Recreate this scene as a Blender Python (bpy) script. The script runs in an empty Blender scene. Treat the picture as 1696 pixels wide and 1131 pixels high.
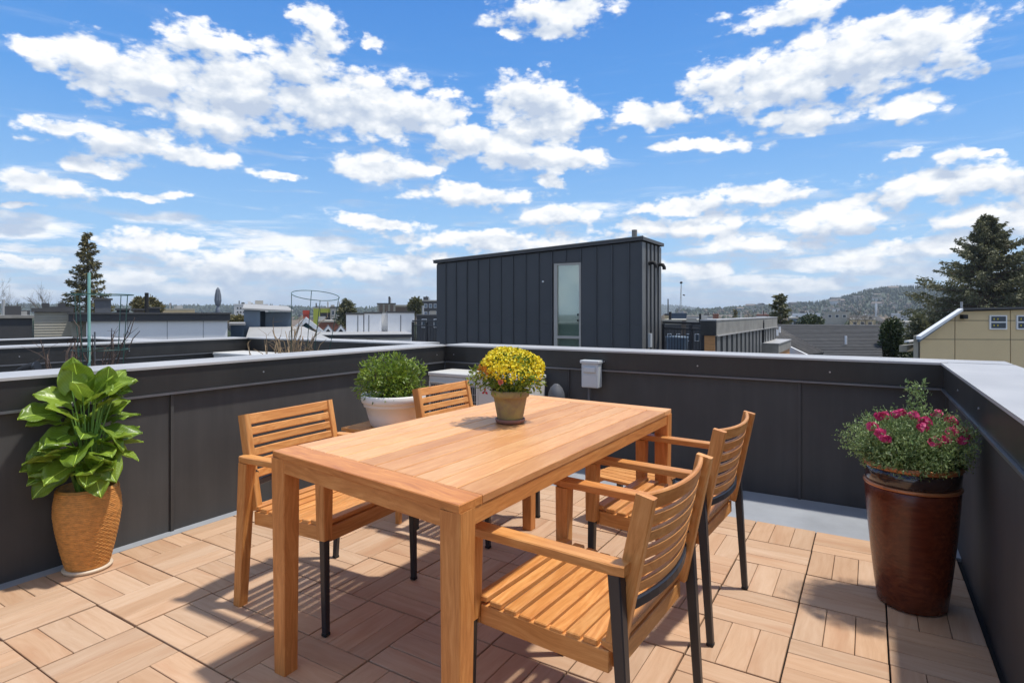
import bpy, math, random
import numpy as np
from mathutils import Matrix, Vector
random.seed(7); RNG = np.random.default_rng(7)
R = math.radians
SC = bpy.context.scene
COL = SC.collection
# ---------------------------------------------------------------- camera, light, exposure
YAW = R(31.6); F = 962.0; H = 1.25; HOR = 518.0
cy_, sy_ = math.cos(YAW), math.sin(YAW)
cam_d = bpy.data.cameras.new('camera'); cam = bpy.data.objects.new('camera', cam_d); COL.objects.link(cam)
cam.location = (0, 0, H); cam.rotation_euler = (R(90), 0, YAW)
cam_d.sensor_width = 36; cam_d.lens = 36 * F / 1696; cam_d.shift_y = -(565.5 - HOR) / 1696
cam_d.clip_start = .05; cam_d.clip_end = 9000
SC.camera = cam
SUN_EL = R(70); SUN_VEC = Vector((.80, .50, 0)).normalized()      # towards the sun: right of and beyond the far wall
sun_d = bpy.data.lights.new('sun', 'SUN'); sun = bpy.data.objects.new('sun', sun_d); COL.objects.link(sun)
sv = Vector((SUN_VEC.x * math.cos(SUN_EL), SUN_VEC.y * math.cos(SUN_EL), math.sin(SUN_EL)))
sun.rotation_euler = sv.to_track_quat('Z', 'Y').to_euler(); sun.location = (0, 0, 40)
sun_d.energy = 2.05; sun_d.angle = R(2.6); sun_d.color = (1, .955, .88)
SC.view_settings.view_transform = 'Standard'; SC.view_settings.look = 'None'
SC.view_settings.gamma = 1; SC.view_settings.exposure = 1.08; SC.view_settings.use_curve_mapping = False
SC.render.film_transparent = False
SC.cycles.max_bounces = 6; SC.cycles.volume_bounces = 0; SC.cycles.use_denoising = True
SC.cycles.transparent_max_bounces = 12

def P(px, py, z=0.0):                       # point where the sight line of that spot meets a height
    d = (H - z) * F / (py - HOR); l = (px - 848) / F * d
    return Vector((cy_ * l - sy_ * d, sy_ * l + cy_ * d, z))
def D(px, py, d):                           # point at a real distance d ahead
    l = (px - 848) / F * d
    return Vector((cy_ * l - sy_ * d, sy_ * l + cy_ * d, H - (py - HOR) / F * d))
def vis(v):                                 # (x, y) in the 1696-wide frame, or None behind
    l = cy_ * v[0] + sy_ * v[1]; d = -sy_ * v[0] + cy_ * v[1]
    if d < .2: return None
    return 848 + F * l / d, HOR + F * (H - v[2]) / d, d

# ---------------------------------------------------------------- node helpers
class NT:
    def __init__(s, tree): s.t = tree; s.n = tree.nodes; s.l = tree.links
    def new(s, typ, ins=None, **kw):
        n = s.n.new(typ)
        for k, v in kw.items(): setattr(n, k, v)
        if ins:
            for k, v in ins.items():
                so = n.inputs[k]
                if isinstance(v, bpy.types.NodeSocket): s.l.new(v, so)
                else: so.default_value = v
        return n
    def math(s, op, a, b=0.0, c=0.0, clamp=False):
        return s.new('ShaderNodeMath', {0: a, 1: b, 2: c}, operation=op, use_clamp=clamp).outputs[0]
    def vec(s, op, a, b=(0, 0, 0), c=None):
        n = s.new('ShaderNodeVectorMath', {0: a, 1: b}, operation=op)
        if c is not None:
            if isinstance(c, bpy.types.NodeSocket): s.l.new(c, n.inputs[2])
            else: n.inputs[2].default_value = c
        return n.outputs['Value'] if op in ('LENGTH', 'DOT_PRODUCT') else n.outputs[0]
    def noise(s, vec, scale, detail=3, rough=.55, dist=0.0, out='Fac'):
        return s.new('ShaderNodeTexNoise', {'Vector': vec, 'Scale': scale, 'Detail': detail, 'Roughness': rough, 'Distortion': dist}).outputs[out]
    def ramp(s, fac, stops, interp='LINEAR'):
        n = s.new('ShaderNodeValToRGB', {0: fac}); n.color_ramp.interpolation = interp
        e = n.color_ramp.elements
        while len(e) < len(stops): e.new(.5)
        for q, (p, c) in zip(e, stops): q.position = p; q.color = (*c, 1) if len(c) == 3 else c
        return n.outputs[0]
    def mix(s, fac, a, b, blend='MIX'):
        n = s.new('ShaderNodeMix', data_type='RGBA', blend_type=blend, clamp_factor=True)
        for k, v in ((0, fac), (6, a), (7, b)):
            if isinstance(v, bpy.types.NodeSocket): s.l.new(v, n.inputs[k])
            else: n.inputs[k].default_value = v if k == 0 else ((*v, 1) if len(v) == 3 else v)
        return n.outputs[2]
    def smooth(s, v, lo, hi):
        return s.new('ShaderNodeMapRange', {0: v, 1: lo, 2: hi}, interpolation_type='SMOOTHSTEP').outputs[0]

# ---------------------------------------------------------------- world: sky with cumulus
world = bpy.data.worlds.new('World'); SC.world = world; world.use_nodes = True
w = NT(world.node_tree); w.n.clear()
SKY_STR = .15
sky = w.new('ShaderNodeTexSky', sky_type='NISHITA', sun_disc=False, sun_elevation=SUN_EL,
            sun_rotation=math.atan2(SUN_VEC.x, SUN_VEC.y), altitude=50, air_density=1.0, dust_density=.3, ozone_density=2.2)
dirv = w.new('ShaderNodeTexCoord').outputs['Generated']
sep = w.new('ShaderNodeSeparateXYZ', {0: dirv})
dx, dy, dz = sep.outputs
lat = w.math('ADD', w.math('MULTIPLY', dx, cy_), w.math('MULTIPLY', dy, sy_))
dep = w.math('SUBTRACT', w.math('MULTIPLY', dy, cy_), w.math('MULTIPLY', dx, sy_))
az = w.math('ARCTAN2', lat, dep)
hl = w.math('SQRT', w.math('ADD', w.math('MULTIPLY', lat, lat), w.math('MULTIPLY', dep, dep)))
el = w.math('DIVIDE', dz, w.math('MAXIMUM', hl, .02))
azel = w.new('ShaderNodeCombineXYZ', {0: az, 1: el, 2: 0.0}).outputs[0]
# warp so that outlines billow
wp = w.vec('MULTIPLY', dirv, (1, 1, 1.7))
wn = w.new('ShaderNodeTexNoise', {'Vector': wp, 'Scale': 9.0, 'Detail': 6.0, 'Roughness': .62}).outputs['Color']
warp = w.vec('MULTIPLY', w.vec('SUBTRACT', wn, (.5, .5, .5)), (.11, .055, 0))
azw = w.vec('ADD', azel, warp)
CL = [(60,88,38,20),(160,104,75,30),(260,132,110,44),(330,66,72,24),(400,150,140,52),(500,118,80,40),(570,172,130,46),(655,182,100,38),
 (360,196,100,22),(520,30,40,20),(540,62,40,18),(700,196,50,30),(615,65,20,11),(100,212,60,12),(220,240,100,22),(310,258,66,18),(50,302,85,18),
 (160,275,55,12),(25,338,30,6),(235,323,68,8),(640,278,78,22),(590,286,32,14),(712,288,30,11),(465,293,50,8),(760,228,55,26),(880,165,72,36),
 (830,242,110,26),(925,262,80,18),(905,205,90,22),(975,190,25,15),(920,26,85,30),(845,62,13,8),(1075,192,68,18),(1140,240,62,10),(1210,242,42,13),
 (1195,140,55,34),(1290,140,95,50),(1400,105,120,52),(1500,82,110,48),(1590,75,50,40),(1340,192,85,20),(1505,180,62,16),(1300,22,88,16),
 (1490,258,32,10),(1580,262,48,12),(1640,254,18,5),(1570,305,135,24),(1690,300,60,22),(1250,325,85,14),(1130,345,105,11),(900,304,25,10),(780,325,98,15),
 (930,357,60,14),(1390,366,105,22),(1120,378,110,16),(820,396,150,16),(625,368,68,10),(250,405,85,16),(430,446,150,26),(600,452,70,16),
 (225,458,60,13),(1250,408,120,14),(1560,410,110,16),(700,440,60,20),(1150,450,70,12),(1420,440,80,13),(40,430,70,8),(330,480,120,14),(1270,470,120,10),(1650,360,90,18)]
grp = bpy.data.node_groups.new('cloud_cover', 'ShaderNodeTree')
grp.interface.new_socket('Vector', in_out='INPUT', socket_type='NodeSocketVector')
grp.interface.new_socket('Cover', in_out='OUTPUT', socket_type='NodeSocketFloat')
g = NT(grp); gi = g.new('NodeGroupInput'); go = g.new('NodeGroupOutput')
cur = None
for (bx, by, rx, ry) in CL:
    a0 = math.atan((bx - 848) / F); c0 = math.cos(a0); v0 = (HOR - by) / F * c0
    sx = F / (rx * 1.10) / (c0 * c0); sy = F / (ry * 1.22) / c0
    sc_ = g.vec('MULTIPLY_ADD', gi.outputs[0], (sx, sy, 0), (-a0 * sx, -v0 * sy, 0))
    ln = g.vec('LENGTH', sc_)
    cur = ln if cur is None else g.new('ShaderNodeMath', {0: cur, 1: ln, 2: .35}, operation='SMOOTH_MIN').outputs[0]
g.l.new(g.math('SUBTRACT', 1.0, cur), go.inputs[0])
def cover(v):
    n = w.n.new('ShaderNodeGroup'); n.node_tree = grp; w.l.new(v, n.inputs[0]); return n.outputs[0]
c1 = cover(azw); c2 = cover(w.vec('ADD', azw, (.004, .022, 0)))
# plain broken cloud over the rest of the sky, flattening towards the horizon
qz = w.math('ADD', w.math('MAXIMUM', dz, 0.0), .07)
q = w.new('ShaderNodeCombineXYZ', {0: w.math('DIVIDE', dx, qz), 1: w.math('DIVIDE', dy, qz), 2: 0.0}).outputs[0]
n1 = w.noise(q, 1.0, 7, .6); n1b = w.noise(w.vec('ADD', q, (.05, .10, 0)), 1.0, 4, .6)
horizonness = w.smooth(el, .30, .03)
behind = w.smooth(w.math('ABSOLUTE', az), .85, 1.05)
above = w.smooth(el, .56, .72)
spread = w.math('MAXIMUM', behind, above)  # unseen cloud thickened behind and overhead to add neutral fill light
thr = w.math('SUBTRACT', .66, w.math('ADD', w.math('MULTIPLY', horizonness, .27), w.math('MULTIPLY', spread, .21)))
gen = w.math('MULTIPLY', w.math('SUBTRACT', n1, thr), 6.0)
fine = w.noise(wp, 30.0, 5, .6)
puff = w.noise(w.vec('MULTIPLY', dirv, (1, 1, 2.4)), 17.0, 6, .68)
vo = w.new('ShaderNodeTexVoronoi', {'Vector': w.vec('ADD', w.vec('MULTIPLY', dirv, (1, 1, 1.6)), w.vec('MULTIPLY', wn, (.03, .03, .03))), 'Scale': 26.0, 'Detail': 2.0, 'Roughness': .55}, feature='F1').outputs['Distance']
edge = w.math('ADD', w.math('MULTIPLY', w.math('SUBTRACT', .98, vo), .75), w.math('ADD', w.math('MULTIPLY', w.math('SUBTRACT', puff, .5), 1.6), w.math('MULTIPLY', w.math('SUBTRACT', fine, .5), 1.2)))
dens_b = w.math('MULTIPLY', w.smooth(w.math('ADD', c1, edge), -.24, .40), w.smooth(w.math('ADD', c1, edge), -.60, .10))
dens_g = w.math('MULTIPLY', w.smooth(gen, .0, .9), .9)
wisp = w.math('MULTIPLY', w.smooth(w.noise(w.vec('MULTIPLY', azel, (2.2, 15, 1)), 3.0, 5, .6, .6), .50, .78), w.math('MULTIPLY', .55, w.smooth(el, .50, .15)))
dens = w.math('MAXIMUM', w.math('MAXIMUM', dens_b, dens_g), wisp)
# brightness: tops bright, undersides grey-blue
up = w.smooth(w.math('SUBTRACT', c1, c2), -.55, .75)
relief = w.math('SUBTRACT', w.noise(wp, 16.0, 4, .55), w.noise(w.vec('ADD', wp, (.006, .004, .022)), 16.0, 4, .55))
lum = w.math('ADD', w.math('ADD', w.math('MULTIPLY', up, .75), w.math('MULTIPLY', relief, 1.7)), .20)
thick = w.math('MULTIPLY', w.smooth(c1, .25, .8), .22)
lum = w.math('ADD', lum, w.math('MULTIPLY', w.math('SUBTRACT', .80, vo), .45))
lum = w.math('SUBTRACT', lum, thick, clamp=True)
ccol = w.ramp(lum, [(0, (.50, .58, .72)), (.30, (.66, .72, .81)), (.55, (.84, .87, .91)), (.8, (1.0, 1.0, 1.0)), (1, (1.04, 1.04, 1.04))])
skyc = w.new('ShaderNodeHueSaturation', {'Hue': .497, 'Saturation': 1.1, 'Value': .9, 'Color': sky.outputs[0]}).outputs[0]
# pale air near the horizon
grad = w.ramp(el, [(0, (.33, .54, .82)), (.14, (.25, .49, .83)), (.34, (.085, .32, .78)), (.62, (.03, .20, .66)), (1, (.03, .17, .56))])
gsc = w.vec('SCALE', grad); gsc.node.inputs['Scale'].default_value = .475 / SKY_STR
airc = w.mix(.86, skyc, gsc)
cl_scaled = w.vec('SCALE', ccol); cl_scaled.node.inputs['Scale'].default_value = .53 / SKY_STR
densf = w.math('MULTIPLY', dens, w.math('SUBTRACT', 1.0, w.math('MULTIPLY', w.smooth(el, .10, .0), .25)))
fin = w.mix(densf, airc, cl_scaled)
bg = w.new('ShaderNodeBackground', {'Color': fin, 'Strength': SKY_STR})
out = w.new('ShaderNodeOutputWorld'); w.l.new(bg.outputs[0], out.inputs[0])
world.cycles.sampling_method = 'MANUAL'; world.cycles.sample_map_resolution = 512

# ---------------------------------------------------------------- materials
def mat(name, col, rough=.6, metal=0.0, var=.0, nscale=6.0, bump=0.0, bscale=40.0, rnd=0.0, spec=.5, obj=True, stretch=(1, 1, 1), col2=None, coat=0.0, trans=0.0, sub=None):
    m = bpy.data.materials.new(name); m.use_nodes = True; t = NT(m.node_tree); t.n.clear()
    o = t.new('ShaderNodeOutputMaterial'); b = t.new('ShaderNodeBsdfPrincipled')
    t.l.new(b.outputs[0], o.inputs[0])
    tc = t.new('ShaderNodeTexCoord').outputs['Object']
    v = t.vec('MULTIPLY', tc, stretch)
    if rnd:
        ri = t.new('ShaderNodeObjectInfo').outputs['Random']
        v = t.vec('ADD', v, t.new('ShaderNodeCombineXYZ', {0: t.math('MULTIPLY', ri, 37.0), 1: t.math('MULTIPLY', ri, 91.0), 2: 0.0}).outputs[0])
    lo = tuple(c * (1 - var) for c in col); hi = tuple(min(1, c * (1 + var)) for c in (col2 or col))
    n = t.noise(v, nscale, 5, .6)
    c = t.ramp(n, [(.3, lo), (.7, hi)])
    if rnd:
        f = t.math('ADD', t.math('MULTIPLY', ri, 2 * rnd), 1 - rnd)
        c = t.vec('MULTIPLY', c, t.new('ShaderNodeCombineXYZ', {0: f, 1: f, 2: f}).outputs[0])
    t.l.new(c, b.inputs['Base Color'])
    t.l.new(t.math('ADD', rough - .06, t.math('MULTIPLY', n, .12)), b.inputs['Roughness'])
    b.inputs['Metallic'].default_value = metal; b.inputs['Specular IOR Level'].default_value = spec
    b.inputs['Coat Weight'].default_value = coat; b.inputs['Transmission Weight'].default_value = trans
    if bump:
        bn = t.noise(v, bscale, 4, .6)
        bp = t.new('ShaderNodeBump', {'Height': bn, 'Strength': bump, 'Distance': .004}); t.l.new(bp.outputs[0], b.inputs['Normal'])
    return m
def wood(name, lo, mid, hi, rough=.45, rnd=.10, sc=9.0, bump=.15, spec=.45, knots=True):
    m = bpy.data.materials.new(name); m.use_nodes = True; t = NT(m.node_tree); t.n.clear()
    o = t.new('ShaderNodeOutputMaterial'); b = t.new('ShaderNodeBsdfPrincipled'); t.l.new(b.outputs[0], o.inputs[0])
    tc = t.new('ShaderNodeTexCoord').outputs['Object']
    ri = t.new('ShaderNodeObjectInfo').outputs['Random']
    off = t.new('ShaderNodeCombineXYZ', {0: t.math('MULTIPLY', ri, 53.0), 1: t.math('MULTIPLY', ri, 17.0), 2: t.math('MULTIPLY', ri, 29.0)}).outputs[0]
    v = t.vec('ADD', tc, off)
    wv = t.vec('ADD', v, t.vec('MULTIPLY', t.noise(t.vec('MULTIPLY', v, (2.2, 6, 6)), 1.0, 2, .5, out='Color'), (0, .10, .10)))
    g1 = t.noise(t.vec('MULTIPLY', wv, (1.1, 16, 16)), sc * .55, 5, .62)
    g2 = t.noise(t.vec('MULTIPLY', wv, (2.0, 95, 95)), sc * .5, 3, .6)
    f = t.math('ADD', t.math('MULTIPLY', g1, .78), t.math('MULTIPLY', g2, .22))
    c = t.ramp(f, [(.30, lo), (.50, mid), (.68, hi)])
    big = t.noise(t.vec('MULTIPLY', wv, (.9, 5, 5)), 2.0, 3, .5)
    c = t.mix(t.math('MULTIPLY', t.smooth(big, .5, .75), .45), c, tuple(x * y for x, y in zip(mid, (.80, .62, .52))))
    fv = t.math('ADD', t.math('MULTIPLY', ri, 2 * rnd), 1 - rnd)
    fr = t.math('ADD', t.math('MULTIPLY', t.math('FRACT', t.math('MULTIPLY', ri, 7.31)), rnd), 1 - rnd * .5)
    c = t.vec('MULTIPLY', c, t.new('ShaderNodeCombineXYZ', {0: fv, 1: t.math('MULTIPLY', fv, fr), 2: t.math('MULTIPLY', fv, t.math('MULTIPLY', fr, fr))}).outputs[0])
    t.l.new(c, b.inputs['Base Color'])
    t.l.new(t.math('ADD', rough - .1, t.math('MULTIPLY', g1, .2)), b.inputs['Roughness'])
    b.inputs['Specular IOR Level'].default_value = spec
    bp = t.new('ShaderNodeBump', {'Height': f, 'Strength': bump, 'Distance': .003}); t.l.new(bp.outputs[0], b.inputs['Normal'])
    return m
M = {}
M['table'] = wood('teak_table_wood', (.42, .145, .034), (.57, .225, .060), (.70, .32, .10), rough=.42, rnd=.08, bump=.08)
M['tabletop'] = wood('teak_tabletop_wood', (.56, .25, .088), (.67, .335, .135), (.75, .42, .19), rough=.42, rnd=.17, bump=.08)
M['teak'] = wood('teak_chair_wood', (.44, .165, .038), (.60, .265, .075), (.72, .365, .125), rough=.45, rnd=.09, bump=.08)
M['deck'] = wood('faded_deck_wood', (.455, .285, .172), (.51, .335, .212), (.55, .375, .248), rough=.65, rnd=.08, sc=5, bump=.12, spec=.2)
M['panel'] = mat('charcoal_cement_panel', (.055, .0535, .052), .62, var=.20, nscale=1.3, bump=.06, bscale=180, rnd=.06, spec=.35)
def streaks(m, amt=.35, sc=(5, 5, .35)):
    t = NT(m.node_tree); b = [n for n in t.n if n.type == 'BSDF_PRINCIPLED'][0]; src = b.inputs['Base Color'].links[0].from_socket
    tc = t.new('ShaderNodeNewGeometry').outputs['Position']
    n1 = t.noise(t.vec('MULTIPLY', tc, sc), 2.5, 6, .65); n2 = t.noise(tc, .9, 5, .6); n3 = t.noise(t.vec('MULTIPLY', tc, (1, 1, 1)), 38.0, 3, .7)
    f = t.math('MULTIPLY', t.smooth(t.math('ADD', t.math('MULTIPLY', n1, .6), t.math('MULTIPLY', n2, .4)), .42, .66), amt)
    c = t.mix(f, src, (.13, .125, .115)); c = t.mix(t.math('MULTIPLY', t.smooth(n3, .68, .80), .25), c, (.16, .155, .14)); t.l.new(c, b.inputs['Base Color'])
    bp = t.new('ShaderNodeBump', {'Height': t.noise(tc, 1.6, 2, .5), 'Strength': .35, 'Distance': .03}); t.l.new(bp.outputs[0], b.inputs['Normal'])
streaks(M['panel'], .16)
M['band'] = mat('black_metal_fascia', (.024, .0235, .023), .38, var=.10, nscale=2, spec=.5, bump=.03, bscale=6)
M['cap'] = mat('sky_bright_metal_coping', (.43, .42, .405), .45, metal=.1, var=.10, nscale=2.2, bump=.03, bscale=5)  # sky reflection on the top is put into this pale base colour
streaks(M['band'], .08, (3, 3, .3)); streaks(M['cap'], .12, (1, 1, 1))
M['drip'] = mat('grey_metal_drip_edge', (.17, .175, .19), .35, metal=.5, var=.1)
M['screw'] = mat('screw_metal', (.5, .5, .52), .35, metal=.8)
M['membrane'] = mat('grey_roof_membrane', (.30, .315, .335), .55, var=.14, nscale=3, bump=.1, bscale=60)
M['under'] = mat('dark_underlay', (.022, .02, .019), .9, var=.2)
M['metal'] = mat('charcoal_powder_coat', (.022, .024, .030), .38, var=.1, spec=.5)
M['rubber'] = mat('black_rubber', (.012, .012, .012), .7)
M['wicker'] = mat('wicker_pot', (.64, .29, .07), .6, var=.25, nscale=30, bump=.8, bscale=140, stretch=(1, 1, 2.2))
M['cream'] = mat('cream_saucer', (.62, .5, .36), .5)
M['soil'] = mat('soil', (.045, .028, .018), .95, var=.5, nscale=40, bump=1, bscale=60)
M['whitepot'] = mat('white_planter_plastic', (.80, .77, .71), .42, var=.04, nscale=3)
M['mossy'] = mat('mossy_terracotta', (.33, .215, .14), .75, var=.38, nscale=16, bump=.8, bscale=60, col2=(.25, .21, .07))
M['terra'] = mat('red_clay', (.22, .10, .07), .65, var=.2, nscale=10)
M['glaze'] = wood('brown_red_glaze', (.06, .014, .007), (.125, .028, .012), (.19, .048, .018), rough=.22, rnd=.0, sc=8, bump=.5, spec=.5)
M['copper'] = mat('copper_orange_rim', (.52, .20, .08), .28, metal=.35, var=.12)
M['smoke'] = mat('smoky_dark_band', (.045, .026, .022), .12, var=.4, nscale=5, coat=.6)
M['acwhite'] = mat('offwhite_enamel', (.62, .61, .57), .42, var=.04, nscale=2)
M['acdark'] = mat('dark_grille_hollow', (.04, .04, .04), .7)
M['acgrey'] = mat('grey_guard_wire', (.38, .38, .37), .4)
M['logored'] = mat('red_emblem', (.55, .02, .03), .4)
M['boxgrey'] = mat('pale_grey_electrical_enamel', (.50, .53, .54), .45, var=.05)
M['pipegrey'] = mat('grey_pipe_cover', (.10, .105, .115), .5, var=.1)
def leafmat(name, c1, c2, rough=.4, sub=.25, spec=.5, vein=False):
    m = bpy.data.materials.new(name); m.use_nodes = True; t = NT(m.node_tree); t.n.clear()
    o = t.new('ShaderNodeOutputMaterial'); b = t.new('ShaderNodeBsdfPrincipled')
    tr = t.new('ShaderNodeBsdfTranslucent'); mx = t.new('ShaderNodeMixShader', {0: sub})
    geo = t.new('ShaderNodeNewGeometry'); tc = t.new('ShaderNodeTexCoord').outputs['Object']
    ri = geo.outputs['Random Per Island']
    if vein:
        ri = t.new('ShaderNodeObjectInfo').outputs['Random']
        sp = t.new('ShaderNodeSeparateXYZ', {0: tc}); ay = t.math('ABSOLUTE', sp.outputs[1])
        vv = t.math('SUBTRACT', t.math('MULTIPLY', sp.outputs[0], 55.0), t.math('MULTIPLY', ay, 60.0))
        wv = t.math('ABSOLUTE', t.math('SUBTRACT', t.math('FRACT', vv), .5))
        vein_f = t.math('MAXIMUM', t.math('MULTIPLY', t.smooth(wv, .10, .0), .20), t.smooth(ay, .003, .001))
    c = t.mix(ri, c1, c2)
    c = t.mix(t.math('MULTIPLY', t.noise(tc, 9.0, 3), .5), c, tuple(x * .55 for x in c1))
    if vein: c = t.mix(vein_f, c, tuple(min(1, x * 1.9 + .03) for x in c2))
    t.l.new(c, b.inputs['Base Color']); t.l.new(c, tr.inputs[0])
    b.inputs['Roughness'].default_value = rough; b.inputs['Specular IOR Level'].default_value = spec
    if vein:
        bp = t.new('ShaderNodeBump', {'Height': t.math('SUBTRACT', 1.0, vein_f), 'Strength': .5, 'Distance': .003}); t.l.new(bp.outputs[0], b.inputs['Normal'])
    t.l.new(b.outputs[0], mx.inputs[1]); t.l.new(tr.outputs[0], mx.inputs[2]); t.l.new(mx.outputs[0], o.inputs[0])
    return m
M['bigleaf'] = leafmat('glossy_broad_leaf', (.15, .25, .022), (.33, .46, .055), .33, .32, .5, vein=True)
M['stalk'] = mat('green_stalk', (.16, .30, .05), .45, var=.2)
M['shrub'] = leafmat('bright_shrub_leaf', (.11, .20, .018), (.33, .42, .05), .4, .28)
M['mumleaf'] = leafmat('mid_green_leaf', (.10, .19, .015), (.30, .36, .03), .45, .25)
M['yellow'] = leafmat('yellow_blossom', (.90, .66, .01), (.96, .88, .05), .5, .25)
M['orange'] = leafmat('orange_blossom', (.75, .25, .02), (.85, .42, .03), .5, .25)
M['pinkbud'] = leafmat('coral_bud', (.75, .20, .12), (.8, .28, .18), .5, .2)
M['magenta'] = leafmat('magenta_petal', (.62, .035, .16), (.85, .12, .30), .5, .25)
M['silver'] = leafmat('grey_green_fern_leaf', (.12, .21, .05), (.40, .50, .20), .5, .25)
M['darkleaf'] = leafmat('dark_leaf', (.03, .07, .012), (.10, .16, .03), .5, .2)
M['conif'] = leafmat('conifer_needles', (.075, .09, .036), (.25, .235, .11), .6, .28)
M['conifbrown'] = leafmat('olive_brown_needles', (.07, .07, .02), (.26, .21, .07), .6, .12)
M['bush'] = leafmat('dense_bush_leaf', (.022, .042, .010), (.07, .095, .02), .5, .15)
M['farleaf'] = leafmat('far_wood_leaf', (.014, .030, .012), (.050, .075, .028), .7, .1)
M['fartwig'] = leafmat('far_bare_twigs', (.10, .08, .055), (.20, .165, .12), .8, .1)
M['bark'] = mat('bark', (.10, .07, .045), .9, var=.4, nscale=20, bump=.6, bscale=30)
M['twig'] = mat('pale_dead_stem', (.30, .21, .12), .8, var=.3, nscale=20)
M['darktwig'] = mat('dark_dead_stem', (.09, .06, .045), .8, var=.4, nscale=20)
M['wire'] = mat('green_coated_wire', (.03, .09, .07), .4)
M['stake'] = mat('mint_green_stake', (.25, .50, .42), .4, var=.1)
M['seam'] = mat('dark_blue_grey_cladding', (.068, .071, .076), .55, var=.08, nscale=2, bump=.05, bscale=150, rnd=.05)
M['seamlt'] = mat('grey_metal_sunlit_side', (.17, .17, .165), .45, metal=.2, var=.08)  # grey rib metal; also carries the penthouse side's sunlight as a paler colour
M['trimtan'] = mat('weathered_grey_fascia', (.26, .245, .215), .6, var=.22, nscale=3)
M['trimdk'] = mat('dark_roof_edge', (.075, .073, .072), .5, var=.1)
M['frame'] = mat('putty_door_frame', (.46, .43, .38), .45, var=.05)
M['cedar'] = mat('orange_cedar_board', (.48, .235, .085), .6, var=.22, nscale=5, stretch=(1, 12, 12), rnd=.12)
M['white'] = mat('white_siding', (.80, .80, .79), .6, var=.04, nscale=1, rnd=.03)
M['offwhite'] = mat('offwhite_render', (.58, .575, .56), .7, var=.06, nscale=.6)
M['beige'] = mat('beige_lap_siding', (.36, .335, .27), .7, var=.06, nscale=2)
M['bluegrey'] = mat('blue_grey_siding', (.12, .165, .215), .6, var=.1, nscale=1)
M['navy'] = mat('dark_blue_siding', (.045, .075, .115), .6, var=.1)
M['teal'] = mat('teal_siding', (.03, .12, .155), .6, var=.1)
M['charcoal'] = mat('charcoal_siding', (.055, .055, .058), .7, var=.12, nscale=.7)
M['roofgrey'] = mat('pale_membrane_roof', (.33, .325, .31), .7, var=.08, nscale=.6)
M['shingle'] = mat('dark_asphalt_shingle', (.050, .049, .047), .85, var=.3, nscale=3, rnd=.22)
M['shinglelt'] = mat('brown_grey_shingle', (.24, .22, .19), .85, var=.25, nscale=3, rnd=.16)
M['tanpanel'] = mat('tan_wall_panel', (.70, .53, .29), .65, var=.05, nscale=.8, rnd=.03)
M['brown'] = mat('brown_siding', (.14, .11, .085), .7, var=.1)
M['brick'] = mat('red_brown_brick', (.26, .10, .06), .8, var=.25, nscale=1)
M['concrete'] = mat('pale_concrete', (.40, .37, .31), .8, var=.1, nscale=.4)
M['lime'] = mat('lime_cladding', (.38, .42, .05), .6)
M['redroof'] = mat('red_awning', (.55, .06, .03), .6)
M['winglass'] = mat('dark_window_glass', (.05, .065, .08), .12, spec=.6)
M['umb'] = mat('grey_umbrella_cloth', (.15, .17, .20), .8, var=.15)
M['ground'] = mat('town_ground', (.085, .085, .07), .9, var=.4, nscale=.02)
M['hill'] = mat('hill_ground', (.045, .06, .03), .9, var=.4, nscale=.01)
M['meadow'] = mat('meadow_grass', (.13, .19, .05), .9, var=.2, nscale=.05)
M['curtain'] = mat('pale_interior', (.78, .79, .76), .8)
def glassmat():
    m = bpy.data.materials.new('door_glass'); m.use_nodes = True; t = NT(m.node_tree); t.n.clear()
    o = t.new('ShaderNodeOutputMaterial'); gl = t.new('ShaderNodeBsdfGlossy', {'Roughness': .03, 'Color': (.8, .86, .84, 1)})
    tr = t.new('ShaderNodeBsdfTransparent', {'Color': (.80, .87, .82, 1)}); mx = t.new('ShaderNodeMixShader', {0: .30})
    t.l.new(tr.outputs[0], mx.inputs[1]); t.l.new(gl.outputs[0], mx.inputs[2]); t.l.new(mx.outputs[0], o.inputs[0]); return m
M['glass'] = glassmat()

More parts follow.
